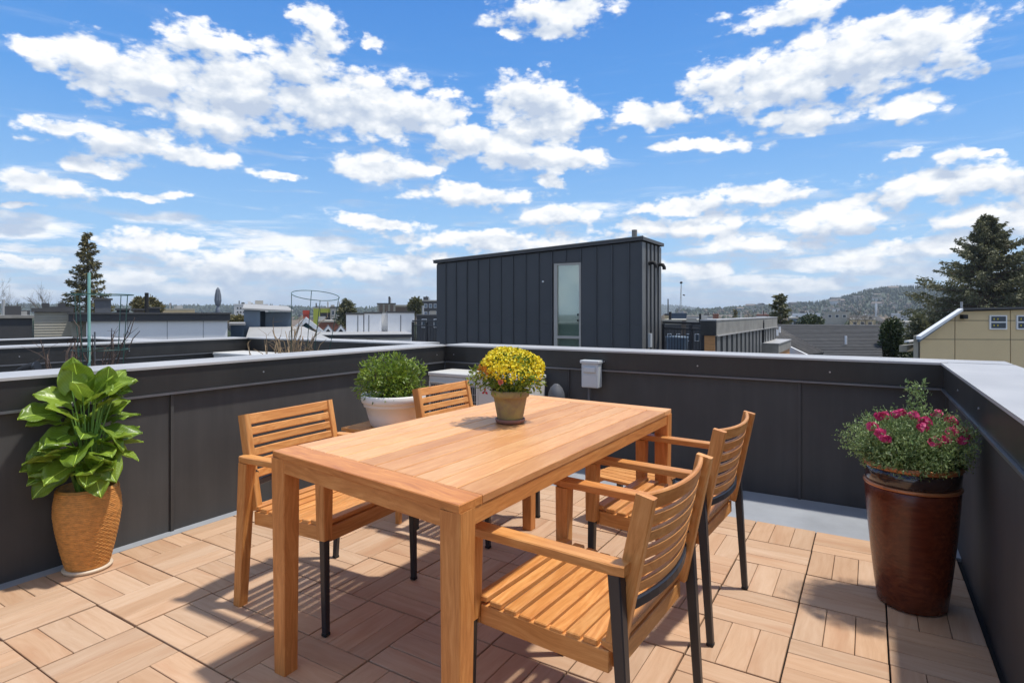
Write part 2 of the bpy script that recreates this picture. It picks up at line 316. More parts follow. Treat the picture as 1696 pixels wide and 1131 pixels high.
# ---------------------------------------------------------------- mesh builder
class MB:
    def __init__(s): s.v = []; s.f = []; s.sm = []
    def add(s, vs, fs, smooth=False):
        o = len(s.v); s.v += [tuple(p) for p in vs]; s.f += [tuple(i + o for i in f) for f in fs]; s.sm += [smooth] * len(fs)
    def convex(s, vs, fs, smooth=False):
        vs = [Vector(p) for p in vs]; c = sum(vs, Vector()) / len(vs); out = []
        for f in fs:
            pts = [vs[i] for i in f]; n = (pts[1] - pts[0]).cross(pts[2] - pts[0]); m = sum(pts, Vector()) / len(pts)
            out.append(tuple(reversed(f)) if n.dot(m - c) < 0 else f)
        s.add(vs, out, smooth)
    def box(s, x0, x1, y0, y1, z0, z1, mtx=None):
        vs = [Vector((x, y, z)) for x in (x0, x1) for y in (y0, y1) for z in (z0, z1)]
        if mtx: vs = [mtx @ v for v in vs]
        s.convex(vs, [(0, 1, 3, 2), (4, 5, 7, 6), (0, 1, 5, 4), (2, 3, 7, 6), (0, 2, 6, 4), (1, 3, 7, 5)]); return s
    def hexa(s, bot, top):
        s.convex(list(bot) + list(top), [(0, 1, 2, 3), (4, 5, 6, 7), (0, 1, 5, 4), (1, 2, 6, 5), (2, 3, 7, 6), (3, 0, 4, 7)]); return s
    def cbox(s, hx, hy, hz, c=.002, mtx=None, off=(0, 0, 0)):
        h = (hx, hy, hz); vs = []; idx = {}
        for sx in (-1, 1):
            for sy in (-1, 1):
                for sz in (-1, 1):
                    for a in range(3):
                        p = [sg * (hh if i == a else hh - c) for i, (sg, hh) in enumerate(zip((sx, sy, sz), h))]
                        idx[(sx, sy, sz, a)] = len(vs); vs.append(Vector(p) + Vector(off))
        fs = []
        for a in range(3):
            b, d = [i for i in range(3) if i != a]
            for sa in (-1, 1):
                q = []
                for sb, sd in ((-1, -1), (1, -1), (1, 1), (-1, 1)):
                    k = [0, 0, 0]; k[a] = sa; k[b] = sb; k[d] = sd; q.append(idx[(*k, a)])
                fs.append(tuple(q))
            for sb in (-1, 1):
                for sd in (-1, 1):
                    k0 = [0, 0, 0]; k0[a] = -1; k0[b] = sb; k0[d] = sd; k1 = list(k0); k1[a] = 1
                    fs.append((idx[(*k0, b)], idx[(*k0, d)], idx[(*k1, d)], idx[(*k1, b)]))
        for sx in (-1, 1):
            for sy in (-1, 1):
                for sz in (-1, 1): fs.append(tuple(idx[(sx, sy, sz, a)] for a in range(3)))
        if mtx: vs = [mtx @ v for v in vs]
        s.convex(vs, fs); return s
    def tube(s, pts, r, n=6, caps=True):
        pts = [Vector(p) for p in pts]; rs = r if isinstance(r, (list, tuple)) else [r] * len(pts)
        vs = []; prev = None
        for i, p in enumerate(pts):
            d = (pts[min(i + 1, len(pts) - 1)] - pts[max(i - 1, 0)]).normalized()
            a = d.orthogonal().normalized() if prev is None else (prev - d * prev.dot(d)).normalized()
            prev = a; b = d.cross(a)
            for k in range(n):
                t = 2 * math.pi * k / n; vs.append(p + (a * math.cos(t) + b * math.sin(t)) * rs[i])
        fs = [(i * n + k, i * n + (k + 1) % n, (i + 1) * n + (k + 1) % n, (i + 1) * n + k) for i in range(len(pts) - 1) for k in range(n)]
        s.add(vs, fs, True)
        if caps: s.add(vs[:n], [tuple(reversed(range(n)))]); s.add(vs[-n:], [tuple(range(n))])
        return s
    def lathe(s, prof, n=40, c=(0, 0, 0), wob=0.0):
        vs = []; m = len(prof)
        for k in range(n):
            t = 2 * math.pi * k / n
            for (r, z) in prof: vs.append((c[0] + r * math.cos(t), c[1] + r * math.sin(t), c[2] + z))
        fs = [(k * m + i, ((k + 1) % n) * m + i, ((k + 1) % n) * m + i + 1, k * m + i + 1) for k in range(n) for i in range(m - 1)]
        s.add(vs, fs, True); return s
    def build(s, name, m, parent=None, mtx=None, loc=None):
        me = bpy.data.meshes.new(name); me.from_pydata([tuple(v) for v in s.v], [], s.f)
        me.polygons.foreach_set('use_smooth', s.sm); me.materials.append(m); me.update()
        return link(name, me, parent, mtx, loc)
def link(name, me, parent=None, mtx=None, loc=None):
    o = bpy.data.objects.new(name, me); COL.objects.link(o)
    if parent: o.parent = parent
    if mtx is not None: o.matrix_basis = mtx
    if loc is not None: o.location = loc
    return o
def npmesh(name, V, Fc, m, parent=None, smooth=False, loc=None):          # V (n,3), Fc (k,3 or 4)
    me = bpy.data.meshes.new(name); k = Fc.shape[1]
    me.vertices.add(len(V)); me.vertices.foreach_set('co', np.ascontiguousarray(V, np.float32).ravel())
    me.loops.add(Fc.size); me.loops.foreach_set('vertex_index', np.ascontiguousarray(Fc, np.int32).ravel())
    me.polygons.add(len(Fc)); me.polygons.foreach_set('loop_start', np.arange(0, Fc.size, k, dtype=np.int32))
    me.polygons.foreach_set('loop_total', np.full(len(Fc), k, np.int32))
    if smooth: me.polygons.foreach_set('use_smooth', np.ones(len(Fc), bool))
    me.materials.append(m); me.update(calc_edges=True)
    return link(name, me, parent, None, loc)
def tag(o, label=None, cat=None, group=None, kind=None):
    for k, v in (('label', label), ('category', cat), ('group', group), ('kind', kind)):
        if v: o[k] = v
    return o
def thing(name, label, cat, loc=(0, 0, 0), rz=0.0, group=None):
    o = bpy.data.objects.new(name, None); COL.objects.link(o); o.location = loc; o.rotation_euler = (0, 0, rz)
    o.empty_display_size = .1; return tag(o, label, cat, group)
def copy_tree(o, parent=None):
    c = o.copy(); COL.objects.link(c)
    if parent: c.parent = parent
    for ch in list(o.children): copy_tree(ch, c)
    return c
BC = {}
def boardmesh(L, W, T, m, c=.002):
    k = (round(L, 4), round(W, 4), round(T, 4), m.name, c)
    if k not in BC:
        b = MB().cbox(L / 2, W / 2, T / 2, c); me = bpy.data.meshes.new('board'); me.from_pydata([tuple(v) for v in b.v], [], b.f); me.materials.append(m); me.update(); BC[k] = me
    return BC[k]
def frame_of(p0, p1, up=(0, 0, 1)):
    p0 = Vector(p0); p1 = Vector(p1); x = (p1 - p0).normalized(); up = Vector(up)
    y = up.cross(x).normalized(); z = x.cross(y)
    m = Matrix((x, y, z)).transposed().to_4x4(); m.translation = (p0 + p1) / 2; return m, (p1 - p0).length
def board(name, p0, p1, W, T, m, parent=None, up=(0, 0, 1), c=.002):        # straight board, grain along it
    mt, L = frame_of(p0, p1, up); return link(name, boardmesh(L, W, T, m, c), parent, mt)
def taper(name, p0, p1, w0, w1, m, parent=None, up=(0, 1, 0), asp=1.0):     # leg that narrows from p0 to p1
    mt, L = frame_of(p0, p1, up); b = MB(); h = L / 2; c = .003; ring = []
    def oct_(x, w):
        a = w / 2; e = a * asp; return [Vector((x, y, z)) for y, z in ((-a + c, -e), (a - c, -e), (a, -e + c), (a, e - c), (a - c, e), (-a + c, e), (-a, e - c), (-a, -e + c))]
    A = oct_(-h, w0); B = oct_(h, w1)
    b.convex(A + B, [tuple(range(8)), tuple(range(8, 16))] + [(i, (i + 1) % 8, 8 + (i + 1) % 8, 8 + i) for i in range(8)])
    return b.build(name, m, parent, mt)
def bent(name, p0, p1, W, T, sag, m, parent=None, up=(0, 0, 1), n=10, thick_axis='y'):
    # board whose middle is pushed by sag along its local y
    mt, L = frame_of(p0, p1, up); b = MB(); vs = []; c = min(.004, T * .25)
    for i in range(n + 1):
        t = i / n; x = (t - .5) * L; y = sag * (1 - (2 * t - 1) ** 2)
        h, g_ = W / 2, T / 2
        for yy, zz in ((-g_ + c, -h), (g_ - c, -h), (g_, -h + c), (g_, h - c), (g_ - c, h), (-g_ + c, h), (-g_, h - c), (-g_, -h + c)):
            vs.append((x, y + yy, zz))
    fs = [(i * 8 + k, i * 8 + (k + 1) % 8, (i + 1) * 8 + (k + 1) % 8, (i + 1) * 8 + k) for i in range(n) for k in range(8)]
    fs += [tuple(reversed(range(8))), tuple(range(n * 8, n * 8 + 8))]
    b.add(vs, fs); o = b.build(name, m, parent, mt); return o

# ---------------------------------------------------------------- setting: roof deck
XL, XR, YB, WH = -3.42, .40, 4.35, .95      # inner faces of the parapets and their height
TH = .30
tag(MB().box(XL - .02, XR + .02, -1.5, YB + .02, -.18, -.024).build('deck_floor', M['under']), kind='structure')
floor = bpy.data.objects['deck_floor']
tag(MB().box(XL, XR, 3.73, YB, -.023, -.004).build('membrane_strip', M['membrane'], floor))
MB().box(XL, XL + .07, -1.5, 3.729, -.023, -.003).build('membrane_strip', M['membrane'], floor)
TS = .32; rest = MB(); n_sl = 0
cands = []
for i in range(-10, 3):
    for j in range(-13, 4):
        x0 = -.259 + TS * i; y0 = 2.79 + TS * j
        if y0 < -1.4 or y0 + TS > 3.76: continue
        x1 = x0 + TS
        if x0 < XL + .075: x0 = XL + .075
        if x1 > XR - .01: x1 = XR - .01
        if x1 - x0 < .04: continue
        pts = [vis((x, y, 0)) for x in (x0, x1) for y in (y0, y0 + TS)]
        see = any(p and -60 < p[0] < 1760 and p[1] < 1200 for p in pts)
        dist = math.hypot(x0, y0)
        cands.append((0 if see else 1, dist, i, j, x0, x1, y0))
cands.sort()
def slat_rects(i, j, x0, x1, y0):
    g_ = .0013; e = .0024; X0, X1, Y0, Y1 = x0 + e, x1 - e, y0 + e, y0 + TS - e; out_ = []
    if (i + j + 1) % 2 == 0:     # boards along Y
        w_ = (TS - 2 * e) / 3; full0 = -.259 + TS * i + e
        for k in range(3):
            a, b = full0 + w_ * k + g_, full0 + w_ * (k + 1) - g_
            a, b = max(a, X0), min(b, X1)
            if b - a > .015: out_.append((a, b, Y0, Y1, 'Y'))
    else:
        w_ = (Y1 - Y0) / 3
        for k in range(3): out_.append((X0, X1, Y0 + w_ * k + g_, Y0 + w_ * (k + 1) - g_, 'X'))
    return out_
for (see, dist, i, j, x0, x1, y0) in cands:
    rects = slat_rects(i, j, x0, x1, y0); tile = None; tx, ty = (x0 + x1) / 2, y0 + TS / 2
    hz_ = random.uniform(-.0015, .0015)
    if see == 0 and n_sl + 3 <= 297:
        tile = MB().box(-(x1 - x0) / 2 + .004, (x1 - x0) / 2 - .004, -TS / 2 + .004, TS / 2 - .004, -.0235, -.016).build('deck_tile', M['under'], floor, loc=(tx, ty, hz_))
        for (a, b, c, d, ax) in rects:
            zz = random.uniform(-.0012, .0012)
            if ax == 'Y': p0, p1, W = ((a + b) / 2 - tx, c - ty, -.0085 + zz), ((a + b) / 2 - tx, d - ty, -.0085 + zz), b - a
            else: p0, p1, W = (a - tx, (c + d) / 2 - ty, -.0085 + zz), (b - tx, (c + d) / 2 - ty, -.0085 + zz), d - c
            board('slat', p0, p1, W, .015, M['deck'], tile, c=.0018); n_sl += 1
    else:
        for (a, b, c, d, ax) in rects: rest.box(a, b, c, d, -.016, -.001)
if rest.v: tag(rest.build('slat', M['deck'], floor), kind='stuff')

# parapets ------------------------------------------------------------------
def parapet(name, label, a, b, nrm, joints, h=WH, th=TH, base=-.02, screws=None, bottom=-10.0, matp='panel'):
    """a-b: inner face line on the floor, nrm: unit vector pointing into the deck"""
    a = Vector((*a, 0)); b = Vector((*b, 0)); nrm = Vector((*nrm, 0)); ax = (b - a).normalized(); L = (b - a).length
    root = thing(name, label, 'wall', tuple(a + ax * 0)); o = -a
    def bx(nm, s0, s1, d0, d1, z0, z1, m, c=None):
        pts = [a + ax * s0 + nrm * d0, a + ax * s1 + nrm * d0, a + ax * s1 + nrm * d1, a + ax * s0 + nrm * d1]
        pts = [p + o for p in pts]
        return MB().hexa([p + Vector((0, 0, z0)) for p in pts], [p + Vector((0, 0, z1)) for p in pts]).build(nm, m, root)
    bx('wall_core', 0, L, -.02, -th + .02, bottom, h - .03, M[matp])
    js = [0] + list(joints) + [L]
    for s0, s1 in zip(js[:-1], js[1:]): bx('wall_panel', s0 + .002, s1 - .004, -.019, -.0, base, h - .155, M[matp])
    for j in joints: bx('joint_batten', j - .010, j + .008, .0005, .012, base, h - .172, M[matp])
    bx('fascia_band', 0, L, -.018, .022, h - .152, h - .014, M['band'])
    bx('drip_edge', 0, L, .0, .034, h - .166, h - .154, M['drip'])
    bx('outer_fascia', 0, L, -th - .002, -th + .0195, h - .2, h - .014, M['band'])
    # coping in lengths with a slight seam
    n = max(1, round(L / 3.0))
    bx('coping', -.0, L, .034, -th - .014, h - .0135, h, M['cap'])
    for k in range(1, n): bx('coping_seam', k * L / n - .03, k * L / n + .03, .036, -th - .016, h - .0155, h + .0012, M['cap'])
    sc = MB()
    for s_ in (screws or []):
        p = a + ax * s_ + nrm * .022 + o; p.z = h - .088
        sc = MB(); sc.tube([p, p + nrm * .003], .0055, 8); sc.build('screw', M['screw'], root)
    return root
parapet('parapet_wall', 'charcoal parapet wall behind the wicker pot, left side of deck', (XL, -1.5), (XL, YB), (1, 0), [1.2, 3.32, 5.0], screws=[2.0, 3.02, 3.9, 4.8, 5.7])
parapet('parapet_wall', 'charcoal parapet across the back with the grey electrical box', (XL - .0, YB), (XR, YB), (0, -1), [1.30, 3.02], screws=[.12, .55, 1.05, 1.62, 2.35, 3.2])
parapet('parapet_wall', 'charcoal parapet beside the tall brown planter, right side of deck', (XR, YB + .0), (XR, -1.5), (-1, 0), [.05, 2.42, 4.4], screws=[.7, 1.35, 2.4, 3.3])
# corner coping pieces sit on the outside corners
for (x, lab) in ((XL - TH - .012, 'left'), (XR, 'right')):
    pass
tag(MB().box(XR + .001, XR + TH + .014, YB + .035, YB + TH + .014, WH - .0132, WH - .0004).build('corner_coping', M['cap']), 'sky-bright square coping plate on the right far corner of the parapet', 'coping')
tag(MB().box(XR + .002, XR + TH - .001, YB + .02, YB + TH - .001, -10, WH - .0135).build('corner_pier', M['band']), 'black corner pier where back and right parapets meet', 'wall')

# neighbouring decks ----------------------------------------------------------
X2 = -6.45
tag(MB().box(X2, XL - TH, -1.5, YB, -.2, 0).build('neighbour_deck_floor', M['membrane']), kind='structure')
parapet('parapet_wall', "dark back parapet of next deck behind its dead plants", (X2, YB), (XL - TH - .016, YB), (0, -1), [1.4], screws=[.8, 2.1])
parapet('parapet_wall', "dark parapet on far side of next deck, behind the green stake", (X2, -1.5), (X2, YB), (1, 0), [1.5, 3.1], screws=[2.6, 3.05, 3.6, 4.5])
X3 = -11.0
tag(MB().box(X3, X2 - TH, -4, YB, -.3, -.1).build('third_deck_floor', M['membrane']), kind='structure')
parapet('parapet_wall', 'distant low black parapet under the white panelled building', (X3, YB), (X2 - TH - .016, YB), (0, -1), [2.0], h=.85)
parapet('parapet_wall', 'farthest black parapet at the left edge below the beige siding', (X3, -4), (X3, YB), (1, 0), [3.0, 6.0], h=.85, screws=[6.8, 7.6])

# ---------------------------------------------------------------- dining table
Q = [Vector((-1.775, 1.290, 0)), Vector((-.872, 1.165, 0)), Vector((-.845, 2.895, 0)), Vector((-1.715, 2.955, 0))]   # NL NR FR FL
TZ = .77
tab = thing('dining_table', 'long teak dining table with the yellow flower pot on top', 'table', (-1.3, 2.1, 0))
TO = Vector((-1.3, 2.1, 0))
def tq(s, t, z=0):
    p = (Q[0] * (1 - s) + Q[1] * s) * (1 - t) + (Q[3] * (1 - s) + Q[2] * s) * t; return Vector((p.x, p.y, z)) - TO
def tquad(name, s0, s1, t0, t1, z0, z1, m, along='t', gap=.0):
    A = tq((s0 + s1) / 2, t0) if along == 't' else tq(s0, (t0 + t1) / 2); B = tq((s0 + s1) / 2, t1) if along == 't' else tq(s1, (t0 + t1) / 2)
    mt, L = frame_of(A, B); mi = mt.inverted()
    c = .0025; cs = [(s0, t0), (s1, t0), (s1, t1), (s0, t1)]
    lo = [mi @ tq(s, t, z0) for s, t in cs]; hi = [mi @ tq(s, t, z1) for s, t in cs]
    ctr = sum(hi, Vector()) / 4
    hi2 = [p + Vector(((ctr.x - p.x) and math.copysign(c, ctr.x - p.x), math.copysign(c, ctr.y - p.y), 0)) for p in hi]
    hi1 = [p - Vector((0, 0, c)) for p in hi]
    b = MB(); b.convex(lo + hi1 + hi2, [(0, 1, 2, 3), (8, 9, 10, 11)] + [(i, (i + 1) % 4, 4 + (i + 1) % 4, 4 + i) for i in range(4)] + [(4 + i, 4 + (i + 1) % 4, 8 + (i + 1) % 4, 8 + i) for i in range(4)])
    return b.build(name, m, tab, mt)
eb = .058
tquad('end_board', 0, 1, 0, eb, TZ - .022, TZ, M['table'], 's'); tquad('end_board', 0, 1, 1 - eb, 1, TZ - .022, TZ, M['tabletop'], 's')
cuts = [0, .105, .20, .295, .40, .495, .60, .70, .795, .895, 1]
for k in range(10):
    g_ = .0031
    s0, s1 = cuts[k] + (g_ if k else 0), cuts[k + 1] - (g_ if k < 9 else 0)
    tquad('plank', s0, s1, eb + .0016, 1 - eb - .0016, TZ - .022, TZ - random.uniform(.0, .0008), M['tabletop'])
ai = .02
def apron(a, b):
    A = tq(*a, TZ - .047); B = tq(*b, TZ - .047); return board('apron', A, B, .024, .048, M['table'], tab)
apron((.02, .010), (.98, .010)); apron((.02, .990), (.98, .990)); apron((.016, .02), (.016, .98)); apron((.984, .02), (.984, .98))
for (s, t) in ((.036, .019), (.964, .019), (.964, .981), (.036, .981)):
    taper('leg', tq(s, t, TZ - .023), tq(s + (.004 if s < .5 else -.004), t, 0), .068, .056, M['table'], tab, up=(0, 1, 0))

# ---------------------------------------------------------------- armchairs (local: +Y is the front, seat centre at origin)
def make_chair(label, wood_leg=None):
    t = thing('armchair', label, 'chair', (0, 0, 0), 0, 'teak armchairs round the dining table')
    T = M['teak']; SW, SD, SZ = .52, .45, .435
    yf, yb = SD / 2, -SD / 2
    for k in range(9):                                   # seat slats run side to side
        u = k / 8; y = yf - .026 - u * (SD - .050); z = SZ - .010 - .016 * math.sin(math.pi * u) - .006 * u
        board('seat_slat', (-SW / 2 + .004, y, z), (SW / 2 - .004, y, z), .0405, .018, T, t, c=.003)
    board('seat_rail', (-SW / 2 + .002, yf - .012, SZ - .054), (SW / 2 - .002, yf - .012, SZ - .054), .024, .058, T, t)
    board('seat_rail', (-SW / 2 + .03, yb + .014, SZ - .058), (SW / 2 - .03, yb + .014, SZ - .058), .024, .05, T, t)
    for s in (-1, 1):
        board('side_rail', (s * (SW / 2 - .014), yb + .02, SZ - .058), (s * (SW / 2 - .014), yf - .026, SZ - .054), .024, .056, T, t)
        xs = s * (SW / 2 + .012)
        # armrest: level board, slightly dipped to the front, pointed end
        mt, L = frame_of((xs, yb - .035, .628), (xs, yf + .035, .632)); b = MB(); vs = []
        hw = [(.0, .020), (.06, .026), (.7, .027), (.93, .029), (1.0, .016)]
        n = len(hw)
        for (u, hh) in hw:
            x = (u - .5) * L
            for yy, zz in ((-hh + .003, -.013), (hh - .003, -.013), (hh, -.010), (hh, .010), (hh - .003, .013), (-hh + .003, .013), (-hh, .010), (-hh, -.010)): vs.append((x, yy, zz))
        fs = [(i * 8 + k, i * 8 + (k + 1) % 8, (i + 1) * 8 + (k + 1) % 8, (i + 1) * 8 + k) for i in range(n - 1) for k in range(8)] + [tuple(reversed(range(8))), tuple(range(n * 8 - 8, n * 8))]
        b.add(vs, fs); b.build('armrest', T, t, mt)
        # front post: teak from arm down to the seat rail, dark metal leg below
        if wood_leg == ('front', s): taper('leg', (xs, yf - .004, .616), (xs, yf + .004, 0), .050, .040, T, t)
        else:
            taper('arm_post', (xs, yf - .004, .616), (xs, yf - .002, .372), .050, .044, T, t)
            lg = taper('leg', (xs, yf - .002, .3715), (xs, yf + .006, .012), .030, .024, M['metal'], t)
            MB().cbox(.013, .013, .006, .002).build('foot_pad', M['rubber'], lg, lg.matrix_basis.inverted() @ Matrix.Translation((xs, yf + .006, .006)))
        # rear leg
        if wood_leg == ('rear', s): taper('leg', (xs, yb - .006, .614), (xs, yb - .05, 0), .052, .042, T, t)
        else:
            lg = taper('leg', (xs, yb - .006, .614), (xs, yb - .045, .012), .034, .024, M['metal'], t)
            MB().cbox(.013, .013, .006, .002).build('foot_pad', M['rubber'], lg, lg.matrix_basis.inverted() @ Matrix.Translation((xs, yb - .045, .006)))
        # bracket from leg to back
        board('bracket', (xs, yb - .008, .598), (s * (SW / 2 - .036), yb - .012, .560), .012, .03, M['metal'], t, up=(0, 1, 0))
        # back upright
        taper('back_upright', (s * (SW / 2 - .020), yb + .012, SZ - .03), (s * (SW / 2 - .020), yb - .072, .806), .030, .028, T, t, up=(0, 1, 0), asp=1.7)
    # rear metal crossbar
    bent('crossbar', (SW / 2 - .03, yb - .012, .512), (-SW / 2 + .03, yb - .012, .512), .028, .012, .036, M['metal'], t)
    # curved back slats
    for k, (z, wd) in enumerate(((.784, .046), (.733, .034), (.688, .034), (.643, .034), (.598, .034), (.553, .034))):
        y = yb + .012 - .097 * (z - .405) / .457 + .008
        up_ = Vector((0, -.097, .457)).normalized()
        bent('back_slat', (SW / 2 - .034, y, z), (-SW / 2 + .034, y, z), wd, .014, .034, T, t, up=up_)
    return t
ch = make_chair('teak armchair nearest the camera, on the right of the table')
ch.location = (-.745, 1.63, 0); ch.rotation_euler = (0, 0, R(90 - 3))
c2_ = copy_tree(ch); c2_.location = (-.765, 2.54, 0); c2_.rotation_euler = (0, 0, R(90 - 3)); c2_['label'] = 'teak armchair on the right of the table, nearer the back wall'
ch3 = make_chair('teak armchair on the left of the table with one full wooden leg', wood_leg=('rear', 1))
ch3.location = (-2.04, 1.80, 0); ch3.rotation_euler = (0, 0, R(-90 + 3))
c4 = copy_tree(ch); c4.location = (-1.96, 2.84, 0); c4.rotation_euler = (0, 0, R(-90)); c4['label'] = 'teak armchair between the white planter and the heat pump, only its back showing'

# low stool seen between the right-hand chairs
st = thing('footstool', 'low slatted teak footstool half hidden between the right-hand chairs', 'stool', (-1.22, 3.36, 0), R(-12))
for k in range(6): board('slat', (-.20, -.145 + k * .058, .268), (.20, -.145 + k * .058, .268), .050, .018, M['teak'], st)
for s in (-1, 1):
    board('side_rail', (s * .185, -.17, .235), (s * .185, .17, .235), .022, .045, M['teak'], st)
    for q_ in (-1, 1): taper('leg', (s * .18, q_ * .15, .258), (s * .19, q_ * .16, 0), .036, .028, M['metal'], st)

# ---------------------------------------------------------------- foliage generators
def leaves(n, centers, size, norms=None, aspect=.45, jitter=.6, fold=.25, droop=0.0):
    """small folded leaves: 4 tris as 2 quads; centers (n,3) -> V,F"""
    c = np.asarray(centers); n = len(c)
    d = RNG.normal(size=(n, 3)); 
    if norms is not None: d = norms * 1.0 + d * jitter
    d[:, 2] -= droop
    d /= np.linalg.norm(d, axis=1, keepdims=True)
    r = RNG.normal(size=(n, 3)); s_ = np.cross(d, r); s_ /= np.linalg.norm(s_, axis=1, keepdims=True); up = np.cross(s_, d)
    L = (size * RNG.uniform(.6, 1.25, (n, 1))); Wd = L * aspect
    a = c; b = c + d * L; m = c + d * L * .45
    l = m + s_ * Wd * .5 + up * Wd * fold; r_ = m - s_ * Wd * .5 + up * Wd * fold
    V = np.stack([a, l, b, r_], 1).reshape(-1, 3)
    i = np.arange(n) * 4
    Fc = np.concatenate([np.stack([i, i + 2, i + 1], 1), np.stack([i, i + 3, i + 2], 1)])
    return V, Fc
def ball_pts(n, c, r, shell=.55, up_only=False, lump=.15, seed=0):
    rg = np.random.default_rng(seed); d = rg.normal(size=(n, 3)); d /= np.linalg.norm(d, axis=1, keepdims=True)
    if up_only: d[:, 2] = np.abs(d[:, 2]) * 1.0 - .15
    k = rg.normal(size=(6, 3)) * 2.6; ph = rg.uniform(0, 6, 6)
    bump = np.sin(d @ k.T + ph).mean(1) * lump * 2.2
    rad = (shell + (1 - shell) * rg.random(n) ** .6) * (1 + bump)
    p = d * rad[:, None] * np.array(r) + np.array(c); return p, d
def discs(centers, norms, size, seg=6, cup=.25):
    c = np.asarray(centers); n = len(c); d = norms / np.linalg.norm(norms, axis=1, keepdims=True)
    r = RNG.normal(size=(n, 3)); a = np.cross(d, r); a /= np.linalg.norm(a, axis=1, keepdims=True); b = np.cross(d, a)
    S = size * RNG.uniform(.7, 1.2, (n, 1)); V = [c]
    for k in range(seg):
        t = 2 * math.pi * k / seg; rr = S * (1.0 if k % 2 == 0 else .72); V.append(c + (a * math.cos(t) + b * math.sin(t)) * rr + d * S * cup)
    V = np.stack(V, 1).reshape(-1, 3); base = np.arange(n) * (seg + 1)
    Fc = np.concatenate([np.stack([base, base + 1 + k, base + 1 + (k + 1) % seg], 1) for k in range(seg)]); return V, Fc

# ---------------------------------------------------------------- potted plants
# wicker pot with broad-leaved plant
WP = Vector((-3.262, 1.335, 0))
t = thing('potted_plant', 'broad-leaved green plant in an orange wicker pot by the left wall', 'plant', WP); t.scale = (.82, .82, 1.02)
pot = MB().lathe([(0, .018), (.108, .018), (.112, .03), (.132, .10), (.156, .20), (.168, .275), (.166, .33), (.156, .375), (.150, .398), (.143, .398), (.140, .37), (.13, .345), (0, .345)], 64).build('pot', M['wicker'], t)
# raised weave rings
rg_ = MB()
for k in range(40):
    z = .034 + k * .0090; prof = [(.112, .03), (.132, .10), (.156, .20), (.168, .275), (.166, .33), (.156, .375)]
    r = np.interp(z, [p[1] for p in prof], [p[0] for p in prof]); rr = []
    pts = [(r * math.cos(a_) * (1 + .006 * math.sin(a_ * 22 + k * math.pi)), r * math.sin(a_) * (1 + .006 * math.sin(a_ * 22 + k * math.pi)), z) for a_ in np.linspace(0, 2 * math.pi, 89)]
    rg_.tube(pts, .0030, 4, caps=False)
tag(rg_.build('weave', M['wicker'], pot), kind='stuff')
MB().lathe([(0, .0), (.118, .0), (.128, .012), (.124, .018), (.0, .0175)], 40).build('saucer', M['cream'], t)
MB().lathe([(0, .350), (.131, .349)], 24).build('soil', M['soil'], t)
def bigleaf_mesh(seed, heart=.5):
    rg = random.Random(seed); nL, nW = 12, 6; V = []; Fc = []
    for i in range(nL + 1):
        u = i / nL; hw = (math.sin(math.pi * min(1, u * .97 + .03) ** .78) ** .52) * .47
        if u > .97: hw *= .05
        elif u > .9: hw *= .80
        for j in range(-nW, nW + 1):
            v = j / nW
            x = u * 1.0 - (abs(v) ** 2) * .13 * heart * (1 - u) * 2; y = v * hw
            z = abs(v) * hw * .22 - .16 * u * u + .035 * math.sin(u * 15 + abs(v) * 4 + seed) * abs(v) * 1.0 + .02 * math.sin(v * 7 + u * 6 + seed * 2)
            V.append((x, y, z))
    w_ = 2 * nW + 1
    for i in range(nL):
        for j in range(w_ - 1): Fc.append((i * w_ + j, (i + 1) * w_ + j, (i + 1) * w_ + j + 1, i * w_ + j + 1))
    return np.array(V), np.array(Fc)
leafM = []
for s in range(4):
    for sz in (.130, .155, .182):
        V, Fc = bigleaf_mesh(s * 1.7, .4 + .3 * s % 1)
        me_o = npmesh('leaf', V * sz, Fc, M['bigleaf'], smooth=True); leafM.append(me_o.data); bpy.data.objects.remove(me_o)
lr = random.Random(3)
specs = []        # (leaf base in pot frame, outward azimuth, pitch, mesh)
camdir = math.atan2(-WP.y, -WP.x)
for k in range(42):
    zz = lr.uniform(.47, .86); a_ = k * 2.39996 + lr.uniform(-.3, .3); rr = lr.uniform(.07, .20) * (1.15 - .5 * (zz - .42) / .44)
    pitch = R(lr.uniform(-18, 28)) if zz < .62 else R(lr.uniform(0, 50))
    specs.append((Vector((rr * math.cos(a_), rr * math.sin(a_), zz)), a_, pitch, lr.randrange(12)))
cd = Vector((math.cos(camdir), math.sin(camdir), 0)); cr = Vector((math.sin(camdir), -math.cos(camdir), 0)) * -1      # towards / across the terrace view
specs += [(cr * -.075 + Vector((0, 0, .86)), camdir + 2.6, R(82), 4), (cr * .09 + Vector((0, 0, .84)), camdir + 1.2, R(78), 3), (cr * .12 + Vector((0, 0, .80)), camdir + 1.5, R(42), 4),
          (cr * .03 + Vector((0, 0, .80)), camdir + 1.5, R(60), 1), (cr * -.08 + Vector((0, 0, .79)), camdir - 1.5, R(28), 2)]
for k, (dz_, sd) in enumerate(((.52, -.7), (.55, .5), (.60, -.25), (.50, .2), (.66, -.9), (.66, .8), (.55, 1.2), (.50, -1.2))):
    a_ = camdir + sd; specs.append((Vector((.12 * math.cos(a_), .12 * math.sin(a_), dz_)), a_, R(-30 if k % 2 else -8), (5, 8, 2, 11, 7, 4, 10)[k % 7]))
stm = MB()
